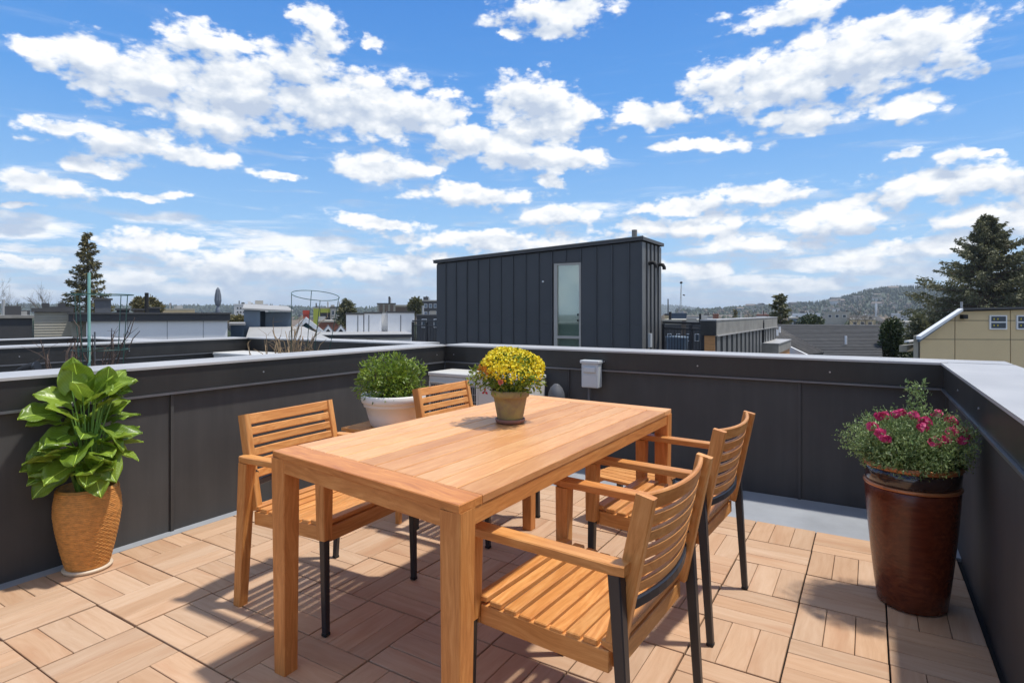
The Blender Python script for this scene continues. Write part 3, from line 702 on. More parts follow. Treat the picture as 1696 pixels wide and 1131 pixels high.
for (p, a_, pitch, mi_) in specs:
    dirv_ = Vector((math.cos(a_) * math.cos(pitch), math.sin(a_) * math.cos(pitch), math.sin(pitch)))
    # keep leaves clear of the wall
    if p.x + dirv_.x * .22 + WP.x < XL + .05: dirv_.x = abs(dirv_.x) * .3; p = Vector((max(p.x, -.10), p.y, p.z)); dirv_.normalize()
    y_ = Vector((0, 0, 1)).cross(dirv_).normalized()
    if pitch > 1.2: y_ = Vector((-math.sin(camdir), math.cos(camdir), 0))
    z_ = dirv_.cross(y_); rollm = Matrix.Rotation(lr.uniform(-.5, .5) if pitch < 1.2 else 0, 4, 'X')
    mt = Matrix((dirv_, y_, z_)).transposed().to_4x4(); mt.translation = p
    link('leaf', leafM[mi_], t, mt @ rollm)
    base = Vector((p.x * .25, p.y * .25, .348)); mid = (base + p) / 2 + Vector((p.x * -.15, p.y * -.15, .05))
    stm.tube([base, mid, p, p + dirv_ * .03], [.006, .005, .0035, .0028], 5, caps=False)
stm.build('stalks', M['stalk'], t)['kind'] = 'stuff'

# side table with white planter
sp = D(652, 518, 3.72); sp.z = 0
t = thing('side_table', 'small square teak side table under the white planter', 'table', sp, R(4))
for k in range(5): board('slat', (-.24, -.176 + k * .088, .522), (.24, -.176 + k * .088, .522), .082, .02, M['teak'], t)
for s in (-1, 1):
    board('apron', (s * .20, -.2, .49), (s * .20, .2, .49), .02, .042, M['teak'], t)
    for q_ in (-1, 1): taper('leg', (s * .19, q_ * .19, .51), (s * .2, q_ * .2, 0), .04, .03, M['teak'], t)
t = thing('potted_shrub', 'bright green leafy shrub in a white ribbed bowl planter', 'plant', (sp.x, sp.y, .5325))
MB().lathe([(0, 0), (.135, 0), (.142, .008), (.160, .06), (.176, .125), (.186, .128), (.188, .140), (.190, .150), (.198, .152), (.204, .170), (.205, .196), (.200, .202), (.190, .200), (.182, .18), (.176, .165), (0, .165)], 56).build('pot', M['whitepot'], t)
MB().lathe([(0, .175), (.178, .170)], 20).build('soil', M['soil'], t)
p, d = ball_pts(5200, (0, 0, .29), (.200, .200, .150), .22, lump=.32, seed=5); 
k_ = p[:, 2] > .165; p, d = p[k_], d[k_]
V, Fc = leaves(0, p, .030, d, .36, .8, .2); tag(npmesh('foliage', V, Fc, M['shrub'], t), kind='stuff')
b = MB()
for k in range(26):
    dd = Vector((lr.gauss(0, 1), lr.gauss(0, 1), abs(lr.gauss(0, 1)) + .4)).normalized(); b.tube([(0, 0, .17), dd * .1 + Vector((0, 0, .2)), Vector((dd.x * .19, dd.y * .19, .28 + dd.z * .14))], [.004, .003, .001], 4, caps=False)
b.build('stems', M['darktwig'], t)['kind'] = 'stuff'

# terracotta pot with yellow flowers on table
t = thing('potted_flowers', 'yellow and orange flower ball in a mossy clay pot on the table', 'plant', (-1.338, 2.16, TZ + .001))
MB().lathe([(0, .012), (.052, .012), (.056, .02), (.068, .085), (.073, .112), (.079, .114), (.083, .118), (.084, .140), (.080, .144), (.074, .142), (.07, .128), (0, .126)], 48).build('pot', M['mossy'], t)
MB().lathe([(0, 0), (.056, 0), (.064, .006), (.066, .017), (.063, .020), (.058, .017), (.055, .011), (0, .0105)], 40).build('saucer', M['terra'], t)
MB().lathe([(0, .1285), (.0695, .1282)], 20).build('soil', M['soil'], t)
FC = np.array((0, 0, .222))
p, d = ball_pts(3000, FC, (.144, .144, .094), .45, lump=.24, seed=11); k_ = p[:, 2] > .13; p, d = p[k_], d[k_]
V, Fc = leaves(0, p, .022, d, .42, .9, .2); tag(npmesh('foliage', V, Fc, M['mumleaf'], t), kind='stuff')
p, d = ball_pts(5600, FC + np.array((0, 0, .006)), (.142, .142, .092), .78, lump=.24, seed=11)
k_ = RNG.random(len(d)) < np.clip((d[:, 2] + .75 + .15 * np.sin(np.arctan2(d[:, 1], d[:, 0]) * 3)) / .95, 0, 1) ** 2.4; k_ &= p[:, 2] > .15; p, d = p[k_], d[k_]
side = (d @ np.array((-.75, -.65, .0)))          # orange patch on the left
blob = np.linalg.norm(d - np.array((-.85, -.42, .25)), axis=1) < .50; blob2 = np.linalg.norm(d - np.array((-.35, -.90, .05)), axis=1) < .24
om = (blob | blob2) & (RNG.random(len(p)) < .8)
for msk, mm, nm in ((~om, 'yellow', 'yellow_blossoms'), (om, 'orange', 'orange_blossoms')):
    V, Fc = discs(p[msk], d[msk] + RNG.normal(size=(msk.sum(), 3)) * .6, .0062, 6, .3); tag(npmesh(nm, V, Fc, M[mm], t), kind='stuff')
b = MB()
for k in range(14):
    a_ = k * 2.4; b.tube([(0, 0, .12), (math.cos(a_) * .05, math.sin(a_) * .05, .17), (math.cos(a_) * .11, math.sin(a_) * .11, .23)], [.003, .0025, .0015], 4, caps=False)
b.build('stems', M['stalk'], t)['kind'] = 'stuff'
V, Fc = discs(np.array([(.030, -.122, .190)] * 6), RNG.normal(size=(6, 3)) * .5 + np.array((0.3, -1, .2)), .013, 6, .35); npmesh('coral_bud', V, Fc, M['pinkbud'], t)

# tall brown planter
t = thing('tall_planter', 'tall glossy brown-red planter of pink flowers in the right corner', 'plant', (.155, 3.04, 0)); t.scale = (.86, .86, 1.06)
MB().lathe([(0, 0), (.135, 0), (.148, .008), (.160, .08), (.176, .20), (.190, .32), (.199, .42), (.203, .475), (.200, .478), (0, .478)], 72).build('pot', M['glaze'], t)
MB().lathe([(.198, .479), (.206, .480), (.209, .486), (.206, .492), (.198, .493)], 72).build('lower_rim', M['copper'], t)
MB().lathe([(.196, .4925), (.201, .494), (.204, .52), (.206, .553), (.198, .5545)], 72).build('glass_band', M['smoke'], t)
MB().lathe([(.18, .54), (.198, .555), (.207, .5555), (.213, .563), (.210, .573), (.200, .576), (.190, .572), (.184, .54), (0, .535)], 72).build('rim', M['copper'], t)
MB().lathe([(0, .545), (.186, .540)], 24).build('soil', M['soil'], t)
p, d = ball_pts(4200, (0, -.02, .640), (.262, .285, .135), .2, lump=.24, seed=21); k_ = (p[:, 2] > .56 + .35 * np.maximum(0, np.hypot(p[:, 0], p[:, 1]) - .19)) & (p[:, 0] < .25)
p, d = p[k_], d[k_]
# feathery sprigs: short chains of leaflets
offs = np.repeat(np.arange(5), len(p)); pp = np.tile(p, (5, 1)); dd = np.tile(d + RNG.normal(size=d.shape) * .5, (5, 1)); dd /= np.linalg.norm(dd, axis=1, keepdims=True)
pp = pp + dd * (offs[:, None] * .009); pp = pp[pp[:, 0] < .262]; dd = dd[:len(pp)]
V, Fc = leaves(0, pp, .015, dd, .35, .9, .2); tag(npmesh('foliage', V, Fc, M['silver'], t), kind='stuff')
p2, d2 = ball_pts(1300, (0, 0, .60), (.20, .21, .07), .6, lump=.1, seed=22); k_ = p2[:, 2] > .555
V, Fc = leaves(0, p2[k_], .035, d2[k_], .5, .8, .25, droop=.4); tag(npmesh('lower_leaves', V, Fc, M['darkleaf'], t), kind='stuff')
sprig = []; 
for k in range(60): sprig.append((.02 + .03 * math.sin(k * .35), -.02 + .03 * math.cos(k * .5), .73 + k * .0028))
V, Fc = leaves(0, np.repeat(np.array(sprig), 6, 0) + RNG.normal(size=(360, 3)) * .012, .02, np.array([(0, 0, .6)] * 360), .35, 1.2, .2); tag(npmesh('top_sprig', V, Fc, M['silver'], t), kind='stuff')
fr_ = random.Random(8)
for k in range(22):
    th = fr_.uniform(-2.9, .4); ph_ = fr_.uniform(.25, 1.25); sz = fr_.uniform(.55, .95)
    c = Vector((.235 * math.cos(th) * math.cos(ph_), -.02 + .25 * math.sin(th) * math.cos(ph_), .655 + .135 * math.sin(ph_)))
    nn = 26; dd = RNG.normal(size=(nn, 3)); dd /= np.linalg.norm(dd, axis=1, keepdims=True)
    V, Fc = discs(np.array(c) + dd * .021 * sz * np.array((1.2, 1.2, .7)), dd + RNG.normal(size=(nn, 3)) * .3, .0115, 6, .3); npmesh('flower', V, Fc, M['magenta'], t)

# ---------------------------------------------------------------- heat pump, electrical box, pipe hood
def heat_pump(label, x0, x1, y0, y1, z0, z1, logo=True):
    t = thing('heat_pump', label, 'heat pump', ((x0 + x1) / 2, y0, 0)); ox, oy = (x0 + x1) / 2, y0
    hw = (x1 - x0) / 2; dp = y1 - y0; hh = (z1 - z0)
    MB().cbox(hw, dp / 2, (hh - .03) / 2, .008, off=(0, dp / 2, z0 + (hh - .03) / 2)).build('casing', M['acwhite'], t)
    MB().cbox(hw + .006, dp / 2 + .006, .015, .005, off=(0, dp / 2, z1 - .0145)).build('top_panel', M['acwhite'], t)
    gw = hw * 2 * .50; gx0 = -hw + .03; gx1 = gx0 + gw; gz0, gz1 = z0 + .05, z1 - .10
    MB().box(gx0, gx1, -.004, .001, gz0, gz1).build('fan_opening', M['acdark'], t)
    g_ = MB(); n = 26
    for k in range(n + 1):
        x = gx0 + gw * k / n; g_.box(x - .0015, x + .0015, -.016, -.012, gz0, gz1)
    for k in range(9):
        z = gz0 + (gz1 - gz0) * k / 8; g_.box(gx0, gx1, -.0185, -.0165, z - .002, z + .002)
    tag(g_.build('guard_grille', M['acgrey'], t), kind='stuff')
    MB().box(gx0 - .012, gx0, -.018, .0, gz0 - .012, gz1 + .012).build('guard_frame', M['acwhite'], t)
    MB().box(gx1, gx1 + .012, -.018, .0, gz0 - .012, gz1 + .012).build('guard_frame', M['acwhite'], t)
    MB().box(gx0 - .012, gx1 + .012, -.0185, .0, gz1 + .0125, gz1 + .024).build('guard_frame', M['acwhite'], t)
    b = MB(); cx, cz, r = (gx0 + gx1) / 2, (gz0 + gz1) / 2, (gz1 - gz0) * .47
    for k in range(3):
        a_ = k * 2.094; pts = [(cx + math.cos(a_ + w_) * rr, -.0065, cz + math.sin(a_ + w_) * rr) for w_, rr in ((-.1, r * .2), (-.35, r), (.35, r), (.3, r * .2))]
        b.convex([Vector(p_) for p_ in pts] + [Vector(p_) + Vector((0, .002, 0)) for p_ in pts], [(0, 1, 2, 3), (4, 5, 6, 7), (0, 1, 5, 4), (1, 2, 6, 5), (2, 3, 7, 6), (3, 0, 4, 7)])
    b.build('fan', M['acgrey'], t)
    for s in (-1, 1): MB().box(s * (hw - .12) - .03, s * (hw - .12) + .03, .02, dp - .02, 0, z0 - .0).build('foot', M['acgrey'], t)
    if logo:
        lx, lz, a = gx1 + .078, z1 - .130, .017      # three-diamond emblem
        b = MB()
        for ang in (90, 210, 330):
            u = Vector((math.cos(R(ang)), 0, math.sin(R(ang)))); c = Vector((lx, 0, lz)); s3 = Vector((-u.z, 0, u.x))
            q_ = [c, c + u * a + s3 * a * .58, c + u * 2 * a, c + u * a - s3 * a * .58]
            b.convex([p_ + Vector((0, -.0025, 0)) for p_ in q_] + [p_ + Vector((0, -.0003, 0)) for p_ in q_], [(0, 1, 2, 3), (4, 5, 6, 7), (0, 1, 5, 4), (1, 2, 6, 5), (2, 3, 7, 6), (3, 0, 4, 7)])
        b.build('emblem', M['logored'], t)
    return t
heat_pump('white heat pump with red three-diamond emblem in the far corner', -3.27, -2.30, 3.93, 4.27, .10, .735)
heat_pump('white heat pump on the neighbouring deck beside its dead plants', -6.36, -5.42, 3.85, 4.22, .12, .80, logo=False)

t = thing('electrical_box', 'pale grey disconnect box mounted on the back parapet', 'electrical box', (-1.885, YB, 0))
MB().cbox(.072, .040, .098, .006, off=(0, -.075, .755)).build('enclosure', M['boxgrey'], t)
MB().cbox(.080, .048, .012, .004, off=(0, -.080, .861)).build('lid_hood', M['boxgrey'], t)
MB().cbox(.052, .010, .022, .006, off=(0, -.122, .800)).build('handle', M['boxgrey'], t)
MB().cbox(.060, .002, .045, .001, off=(0, -.116, .715)).build('door_plate', M['boxgrey'], t)
MB().tube([(-.03, -.06, .656), (-.03, -.06, 0)], .011, 10).build('conduit', M['pipegrey'], t)
t = thing('pipe_cover', 'dark grey rounded pipe cover standing beside the heat pump', 'pipe', (-2.17, 4.22, 0))
MB().tube([(0, 0, 0), (0, 0, .56), (.0, -.004, .60), (.004, -.01, .635), (.012, -.018, .658), (.02, -.024, .668)], [.068, .068, .065, .052, .030, .004], 20).build('cover', M['pipegrey'], t)

# ---------------------------------------------------------------- things on the neighbour's deck
def cage(label, c, ztop, zbot, r_top, r_bot, rings, tilt=(0, 0)):
    t = thing('tomato_cage', label, 'plant cage', (c[0], c[1], zbot)); Hh = ztop - zbot
    def pt(a_, u):
        r = r_bot + (r_top - r_bot) * u; return Vector((math.cos(a_) * r + tilt[0] * u, math.sin(a_) * r + tilt[1] * u, Hh * u))
    for u in rings: MB().tube([pt(a_, u) for a_ in np.linspace(0, 2 * math.pi, 33)], .0032, 5, caps=False).build('ring', M['wire'], t)
    for k in range(4): MB().tube([pt(k * math.pi / 2 + .5, 1.0), pt(k * math.pi / 2 + .5, -.0)], .0030, 5).build('leg', M['wire'], t)
    return t
cage('green wire tomato cage around the tall mint stake', (-4.52, 1.93, 0), 1.375, .35, .19, .12, (.22, .63, 1.0))
cage('tilted wire tomato cage standing in brown dead stems', (-4.26, 3.42, 0), 1.43, .38, .195, .12, (.45, 1.0), (.0, .0)).rotation_euler = Matrix.Rotation(YAW, 3, 'Z').__matmul__(Matrix.Rotation(R(11), 3, 'X') @ Matrix.Rotation(R(9), 3, 'Y')).to_euler()
for (c, lab, rr) in (((-4.52, 1.93), 'black tub under the cage with the mint stake', .20), ((-4.30, 3.38), 'black tub under the tilted wire cage', .2)):
    t = thing('planter_tub', lab, 'planter', (*c, 0))
    MB().lathe([(0, 0), (.16, 0), (.18, .05), (.21, .36), (.222, .37), (.222, .385), (.205, .385), (.20, .34), (0, .34)], 32).build('tub', M['rubber'], t); MB().lathe([(0, .345), (.2, .344)], 20).build('soil', M['soil'], t)
sp2 = D(147.5, 452, 3.88)
tag(MB().tube([(sp2.x, sp2.y, .346), tuple(sp2)], .0095, 8).build('garden_stake', M['stake']), 'tall mint green garden stake rising from the left-hand cage', 'stake')
sp3 = D(157, 520, 3.95); tag(MB().tube([(sp3.x, sp3.y, .346), (sp3.x, sp3.y, 1.12)], .005, 6).build('garden_stake', M['pipegrey']), 'thin grey stake just right of the mint green stake', 'stake')
def dead(label, c, zb, n, hmin, hmax, spread, mm, seed):
    rg = random.Random(seed); t = thing('dead_plant', label, 'plant', (c[0], c[1], zb)); b = MB()
    for k in range(n):
        a_ = rg.uniform(0, 6.28); hh = rg.uniform(hmin, hmax); s_ = rg.uniform(.2, 1) * spread; p = Vector((math.cos(a_) * .03, math.sin(a_) * .03, 0)); pts = [p]
        for q_ in range(1, 6):
            u = q_ / 5; pts.append(Vector((math.cos(a_) * s_ * u + rg.gauss(0, .012), math.sin(a_) * s_ * u + rg.gauss(0, .012), hh * math.sin(u * 1.5) - (.10 * u * u if rg.random() < .3 else 0))))
        b.tube(pts, [.006, .0055, .005, .0042, .0034, .002], 4, caps=False)
        for m_ in range(3):
            q0 = pts[rg.randrange(2, 6)]; b.tube([q0, q0 + Vector((rg.gauss(0, .04), rg.gauss(0, .04), rg.gauss(.03, .03)))], [.002, .0008], 3, caps=False)
    b.build('stems', M[mm], t)['kind'] = 'stuff'
    return t
dead('dry brown stems sprouting inside the tilted wire cage', (-4.36, 3.36), .345, 44, .52, .88, .34, 'twig', 4)
dead('bleached drooping stems left of the tilted cage', (-4.86, 3.50), .0, 10, .95, 1.12, .30, 'twig', 9)
dead('dark withered stems inside the mint stake cage', (-4.50, 1.92), .345, 26, .50, .90, .24, 'darktwig', 5)
dead('curled grey withered plant behind the broad-leaved plant', (-4.42, 1.66), .0, 12, .95, 1.12, .2, 'darktwig', 6)
pp_ = D(44, 612, 3.55)
t = thing('spotlight', 'small black spotlight head poking above the left parapet', 'lamp', (pp_.x, pp_.y, 0))
MB().tube([(0, 0, 0), (0, 0, pp_.z - .03)], .008, 8).build('pole', M['rubber'], t)
MB().tube([(-.04, -.03, pp_.z - .02), (-.01, 0, pp_.z), (.03, .03, pp_.z + .02)], [.022, .032, .026], 12).build('head', M['rubber'], t)
MB().tube([(.02, .02, pp_.z + .012), (.045, .04, pp_.z + .02)], [.02, .034], 12).build('shade', M['metal'], t)

# ---------------------------------------------------------------- stair penthouse on next building
YF = 12.0
def roof_z(x): return 2.62 + (x + 9.72) / (9.72 - 4.13) * .245
X0, X1 = -9.72, -4.13; SDp = 1.36
ph = thing('stair_penthouse', 'dark board-and-batten rooftop stair block with a tall glass door', 'building', (X0, YF, 0)); O = Vector((X0, YF, 0))
def L(x, y, z): return Vector((x, y, z)) - O
DX0, DX1, DZ = -6.235, -5.555, 2.39
def wallblock(nm, x0, x1, y0, y1, z0, za, zb, m):
    return MB().hexa([L(x0, y0, z0), L(x1, y0, z0), L(x1, y1, z0), L(x0, y1, z0)], [L(x0, y0, za), L(x1, y0, zb), L(x1, y1, zb), L(x0, y1, za)]).build(nm, m, ph)
wallblock('wall', X0, DX0 - .02, YF + .03, YF + SDp, -.4, roof_z(X0) - .08, roof_z(DX0 - .02) - .08, M['seam'])
wallblock('wall', DX1 + .02, X1 - .03, YF + .03, YF + SDp, -.4, roof_z(DX1 + .02) - .08, roof_z(X1) - .08, M['seam'])
wallblock('wall', DX0 - .0195, DX1 + .0195, YF + .03, YF + SDp, DZ + .03, roof_z(DX0) - .08, roof_z(DX1) - .08, M['seam'])
wallblock('back_wall', DX0 - .0195, DX1 + .0195, YF + 1.1, YF + SDp, -.4, DZ + .0295, DZ + .0295, M['curtain'])
pxs = [93, 152, 220, 292, 365, 440, 518, 598, 682, 768, 857, 948, 1048, 1150, 1255, 1366, 1443]
def px_to_x(px):
    r = (700 + px / 4 - 848) / F; return YF * (r * cy_ - sy_) / (cy_ + sy_ * r)
xs = [px_to_x(p_) for p_ in pxs]; xs[0] = X0; xs[-1] = X1 - .0
for a_, b_ in zip(xs[:-1], xs[1:]):
    zlo = -.4
    if b_ > DX0 + .05 and a_ < DX1 - .05:
        zlo = DZ + .035
    a2, b2 = a_ + .003, b_ - .003
    if zlo < 0 and a2 < DX0 < b2: b2 = DX0 - .03
    if zlo < 0 and a2 < DX1 < b2: a2 = DX1 + .03
    if zlo < 0:
        wallblock('cladding_panel', a2, b2, YF + .002, YF + .029, zlo, .985, .985, M['seam'])
        wallblock('cladding_panel', a2, b2, YF + .002, YF + .029, .99, roof_z(a_) - .1, roof_z(b_) - .1, M['seam'])
    else: wallblock('cladding_panel', a2, b2, YF + .002, YF + .029, zlo, roof_z(a_) - .1, roof_z(b_) - .1, M['seam'])
for x in xs[1:-1]:
    z0_ = DZ + .06 if DX0 - .02 < x < DX1 + .03 else -.4
    wallblock('batten', x - .016, x + .016, YF - .022, YF + .001, z0_, roof_z(x) - .1, roof_z(x) - .1, M['seam'])
o = wallblock('roof_edge', X0 - .06, X1 + .05, YF - .06, YF + SDp + .05, 2.40, 0, 0, M['trimdk'])
me = o.data
v = [L(X0 - .06, YF - .06, roof_z(X0) - .10), L(X1 + .05, YF - .06, roof_z(X1) - .10), L(X1 + .05, YF + SDp + .05, roof_z(X1) - .10), L(X0 - .06, YF + SDp + .05, roof_z(X0) - .10)]
for i_ in range(4): v[i_] += Vector((0, 0, .03))
for i_ in range(4): me.vertices[i_].co = v[i_]; me.vertices[i_ + 4].co = v[i_] + Vector((0, 0, .07))
MB().box(X0 - .07 - X0, X1 + .06 - X0, -.072, -.061, 0, .02, Matrix.Translation((0, 0, roof_z(X0) - .004)) @ Matrix.Rotation(-math.atan2(.245, 5.59), 4, 'Y')).build('roof_flashing', M['trimtan'], ph)
# side wall ribs
nr = 5
for k in range(nr):
    y0_, y1_ = YF + .03 + k * (SDp - .03) / nr, YF + .03 + (k + 1) * (SDp - .03) / nr
    wallblock('side_panel', X1 - .029, X1 + .0, y0_ + .004, y1_ - .004, -.4, roof_z(X1) - .1, roof_z(X1) - .1, M['seamlt'])  # paler than the front: sun on this side is put into the colour
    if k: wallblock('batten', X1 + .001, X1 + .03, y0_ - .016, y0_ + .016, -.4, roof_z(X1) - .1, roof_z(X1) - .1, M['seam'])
wallblock('corner_trim', X1 - .028, X1 + .012, YF - .024, YF + .001, -.4, roof_z(X1) - .1, roof_z(X1) - .1, M['seam'])
for yy in (.45, 1.05): MB().tube([L(X1, YF + yy, 2.33), L(X1 + .07, YF + yy, 2.35), L(X1 + .13, YF + yy, 2.335), L(X1 + .16, YF + yy, 2.28), L(X1 + .16, YF + yy, 2.23)], .042, 12).build('vent_hood', M['rubber'], ph)
MB().tube([L(X1 - .38, YF + .6, roof_z(X1)), L(X1 - .38, YF + .6, roof_z(X1) + .25)], .06, 12).build('vent_pipe', M['trimtan'], ph)
MB().box(DX0 + .05 - X0, DX1 - .05 - X0, .10, .115, -.2, DZ - .04).build('door_blind', M['curtain'], ph)
dr = MB().box(DX0 - X0, DX0 + .085 - X0, -.012, .06, -.2, DZ).build('door_frame', M['frame'], ph)
MB().box(DX1 - .04 - X0, DX1 - X0, -.012, .06, -.2, DZ).build('door_frame', M['frame'], ph)
MB().box(DX0 + .0855 - X0, DX1 - .0405 - X0, -.012, .06, DZ - .05, DZ).build('door_frame', M['frame'], ph)
MB().box(DX0 - .03 - X0, DX1 + .03 - X0, -.024, .0, DZ + .003, DZ + .03).build('door_head_flashing', M['seam'], ph)
MB().box(DX0 + .0855 - X0, DX1 - .0405 - X0, -.008, .055, .66, .72).build('door_rail', M['frame'], ph)
MB().box(DX0 + .0855 - X0, DX1 - .0405 - X0, .02, .026, .7205, DZ - .0505).build('door_pane', M['glass'], ph)
MB().box(DX0 + .0855 - X0, DX1 - .0405 - X0, .02, .026, -.2, .6595).build('door_pane', M['glass'], ph)
for z in (1.05, 1.18): MB().box(DX1 - .075 - X0, DX1 - .05 - X0, -.045, -.0085, z, z + .05).build('door_handle', M['rubber'], ph)
MB().tube([L(-6.52, YF + .001, 1.98), L(-6.52, YF - .03, 1.98)], .022, 10).build('wall_light', M['white'], ph)
MB().box(X1 + .0305 - X0, X1 + .09 - X0, .3, .42, .5, .8).build('outlet_box', M['boxgrey'], ph)
tag(MB().box(-13.5, -2.2, YF - .6, YF + 9, -10, -.41).build('apartment_building', M['charcoal']), 'flat-roofed block below carrying the dark stair penthouse', 'building')

def railing(label, a, b, z0, z1, posts, step=.11, mat_='metal'):
    a = Vector((*a, 0)); b = Vector((*b, 0)); t = thing('railing', label, 'railing', tuple(a)); ax = (b - a); Ln = ax.length; ax.normalize()
    board('top_rail', (0, 0, z1), ax * Ln + Vector((0, 0, z1)), .06, .045, M[mat_], t); board('upper_rail', (0, 0, z1 - .13), ax * Ln + Vector((0, 0, z1 - .13)), .035, .03, M[mat_], t)
    board('bottom_rail', (0, 0, z0 + .1), ax * Ln + Vector((0, 0, z0 + .1)), .035, .03, M[mat_], t)
    for s in posts: q_ = ax * (s * Ln); board('post', q_ + Vector((0, 0, z0)), q_ + Vector((0, 0, z1 - .03)), .06, .06, M[mat_], t, up=(0, 1, 0))
    n = int(Ln / step)
    for k in range(1, n):
        q_ = ax * (k * Ln / n); board('baluster', q_ + Vector((0, 0, z0 + .11)), q_ + Vector((0, 0, z1 - .14)), .012, .012, M[mat_], t, up=(0, 1, 0))
    return t
def W(px, Y):                              # x on a line parallel to the back wall
    r = (px - 848) / F; return Y * (r * cy_ - sy_) / (cy_ + sy_ * r)
railing('black balcony railing left of the dark stair block', (W(684, 12.6), 12.6), (X0 - .08, 12.3), -.1, 1.02, (0, .5, 1))
railing('black roof railing right of the dark stair block', (X1 + .1, 13.2), (W(1164, 12.2), 12.2), -.3, 1.03, (0, .72, 1))
# parapet block at the right of that roof
Yb = 12.0; xa, xb = W(1165, Yb), W(1184, Yb)
bl = thing('roof_block', 'ribbed grey parapet block with an orange cedar end beyond the railing', 'building', (xa, Yb, 0)); O2 = Vector((xa, Yb, 0))
xf = xb; Yfar = Yb + 9.0
def B2(nm, x0, x1, y0, y1, z0, z1, m): return MB().box(x0 - O2.x, x1 - O2.x, y0 - O2.y, y1 - O2.y, z0, z1).build(nm, m, bl)
B2('wall', xa, xf - .02, Yb + .02, Yfar, -10, .82, M['charcoal'])
B2('end_fascia', xa - .05, xf + .03, Yb - .03, Yb + .019, .80, 1.09, M['band'])
B2('side_fascia', xf - .0195, xf + .03, Yb + .0195, Yfar, .80, 1.09, M['trimtan'])
B2('coping', xa - .06, xf + .04, Yb - .04, Yfar + .02, 1.0905, 1.115, M['cap'])
B2('drip_edge', xf - .01, xf + .05, Yb + .02, Yfar, .775, .799, M['cap'])
for k in range(7):
    z = -.45 + k * .178; B2('cedar_board', xa + .02, xf - .0, Yb - .004, Yb + .019, z, z + .172, M['cedar'])
for k in range(16):
    y = Yb + .1 + k * .54; B2('rib', xf - .019, xf + .022, y, y + .30, -1.5, .774, M['seamlt'])
railing('short black railing on top of the cedar-clad corner', (W(1252, 19.5), 19.5), (W(1264, 18), 18.0), .4, 1.02, (0, .5, 1))
t = thing('roof_block', 'low orange-sided roof corner under the short railing', 'building', (W(1251, 18), 18, 0)); xo = W(1251, 18)
MB().box(0, 1.3 * .45 * 1.0, 0, 3, -10, .10).build('wall', M['cedar'], t); MB().box(-.03, .62, -.03, 3, .1005, .36).build('fascia', M['trimtan'], t); MB().box(-.05, .64, -.05, 3.02, .3605, .385).build('coping', M['cap'], t)
# things on the roof behind the right railing
t = thing('roof_deck_set', 'brown pergola frame standing behind the right-hand railing', 'pergola', D(1112, 520, 17))
t.location.z = 0; t.rotation_euler = (0, 0, YAW)
for x in (-.35, .35): board('post', (x, 0, -.4), (x, 0, 1.02), .12, .12, M['brown'], t, up=(0, 1, 0))
board('beam', (-.45, 0, .98), (.45, 0, .98), .1, .14, M['beige'], t); board('beam', (-.8, 0, .78), (.8, 0, .78), .1, .06, M['charcoal'], t)
q_ = D(1121, 565, 16); t = thing('hot_tub', 'round blue-grey tub under the brown pergola frame', 'tub', (q_.x, q_.y, -.4)); MB().lathe([(0, 0), (.24, 0), (.27, .6), (.30, .95), (.31, 1.0), (.0, 1.02)], 24).build('body', M['bluegrey'], t)

# ---------------------------------------------------------------- town
def phi(px): return math.atan((px - 848) / F)
def turn(t, px): t.rotation_euler.z = YAW - phi(px); t.scale = (math.cos(phi(px)), 1, 1); return t      # the front faces the terrace
def facing(px0, px1, ytop, d, depth=8.0, zb=-10.0, yaw=0.0):
    a = D(px0, ytop, d); b = D(px1, ytop, d); c = (a + b) / 2; wdt = (b - a).length; return c, wdt, a.z
def bld(name, label, px0, px1, ytop, d, m, depth=8.0, roof=None, rt=.25, cat='building', yaw=0.0, fascia=None, group=None, zb=-10.0):
    c, wd, z = facing(px0, px1, ytop, d); t = thing(name, label, cat, (c.x, c.y, zb), YAW + yaw, group); turn(t, (px0 + px1) / 2); hh = z - zb
    MB().box(-wd / 2, wd / 2, 0, depth, 0, hh - rt).build('wall', M[m], t)
    MB().box(-wd / 2 - .08, wd / 2 + .08, -.08, depth + .08, hh - rt + .001, hh).build('roof', M[roof or 'trimdk'], t)
    rc = random.Random(label)
    if wd > 2.5:
        for _ in range(rc.randint(2, 4)):
            x_, y_ = rc.uniform(-.45, .45) * wd, rc.uniform(.1, .6) * depth; sz_ = rc.uniform(.12, .3) * (1 + d / 90)
            if rc.random() < .5: MB().box(x_ - sz_, x_ + sz_, y_, y_ + sz_ * 2, hh + .001, hh + sz_ * 1.1).build('roof_vent', M[rc.choice(['concrete', 'charcoal', 'acgrey'])], t)
            else: MB().tube([(x_, y_, hh), (x_, y_, hh + sz_ * 2)], sz_ * .25, 8).build('roof_pipe', M[rc.choice(['rubber', 'acgrey'])], t)
    return t, wd, hh
def windows(t, wd, hh, cols, rows, ww, wh, ztop, dz, x0=None, x1=None, m='winglass', frame='white'):
    x0 = -wd / 2 * .88 if x0 is None else x0; x1 = wd / 2 * .88 if x1 is None else x1
    fm = MB().box(-ww / 2, ww / 2, -.05, .02, -wh / 2, wh / 2); gm = MB().box(-ww / 2 * .82, ww / 2 * .82, -.07, -.051, -wh / 2 * .85, wh / 2 * .85)
    f0 = fm.build('window', M[frame], t); g0 = gm.build('pane', M[m], f0); fme, gme = f0.data, g0.data; bpy.data.objects.remove(g0); bpy.data.objects.remove(f0)
    for r_ in range(rows):
        for c_ in range(cols):
            x = x0 + (x1 - x0) * (c_ + .5) / cols; f_ = link('window', fme, t, loc=(x, 0, ztop - r_ * dz)); link('pane', gme, f_)
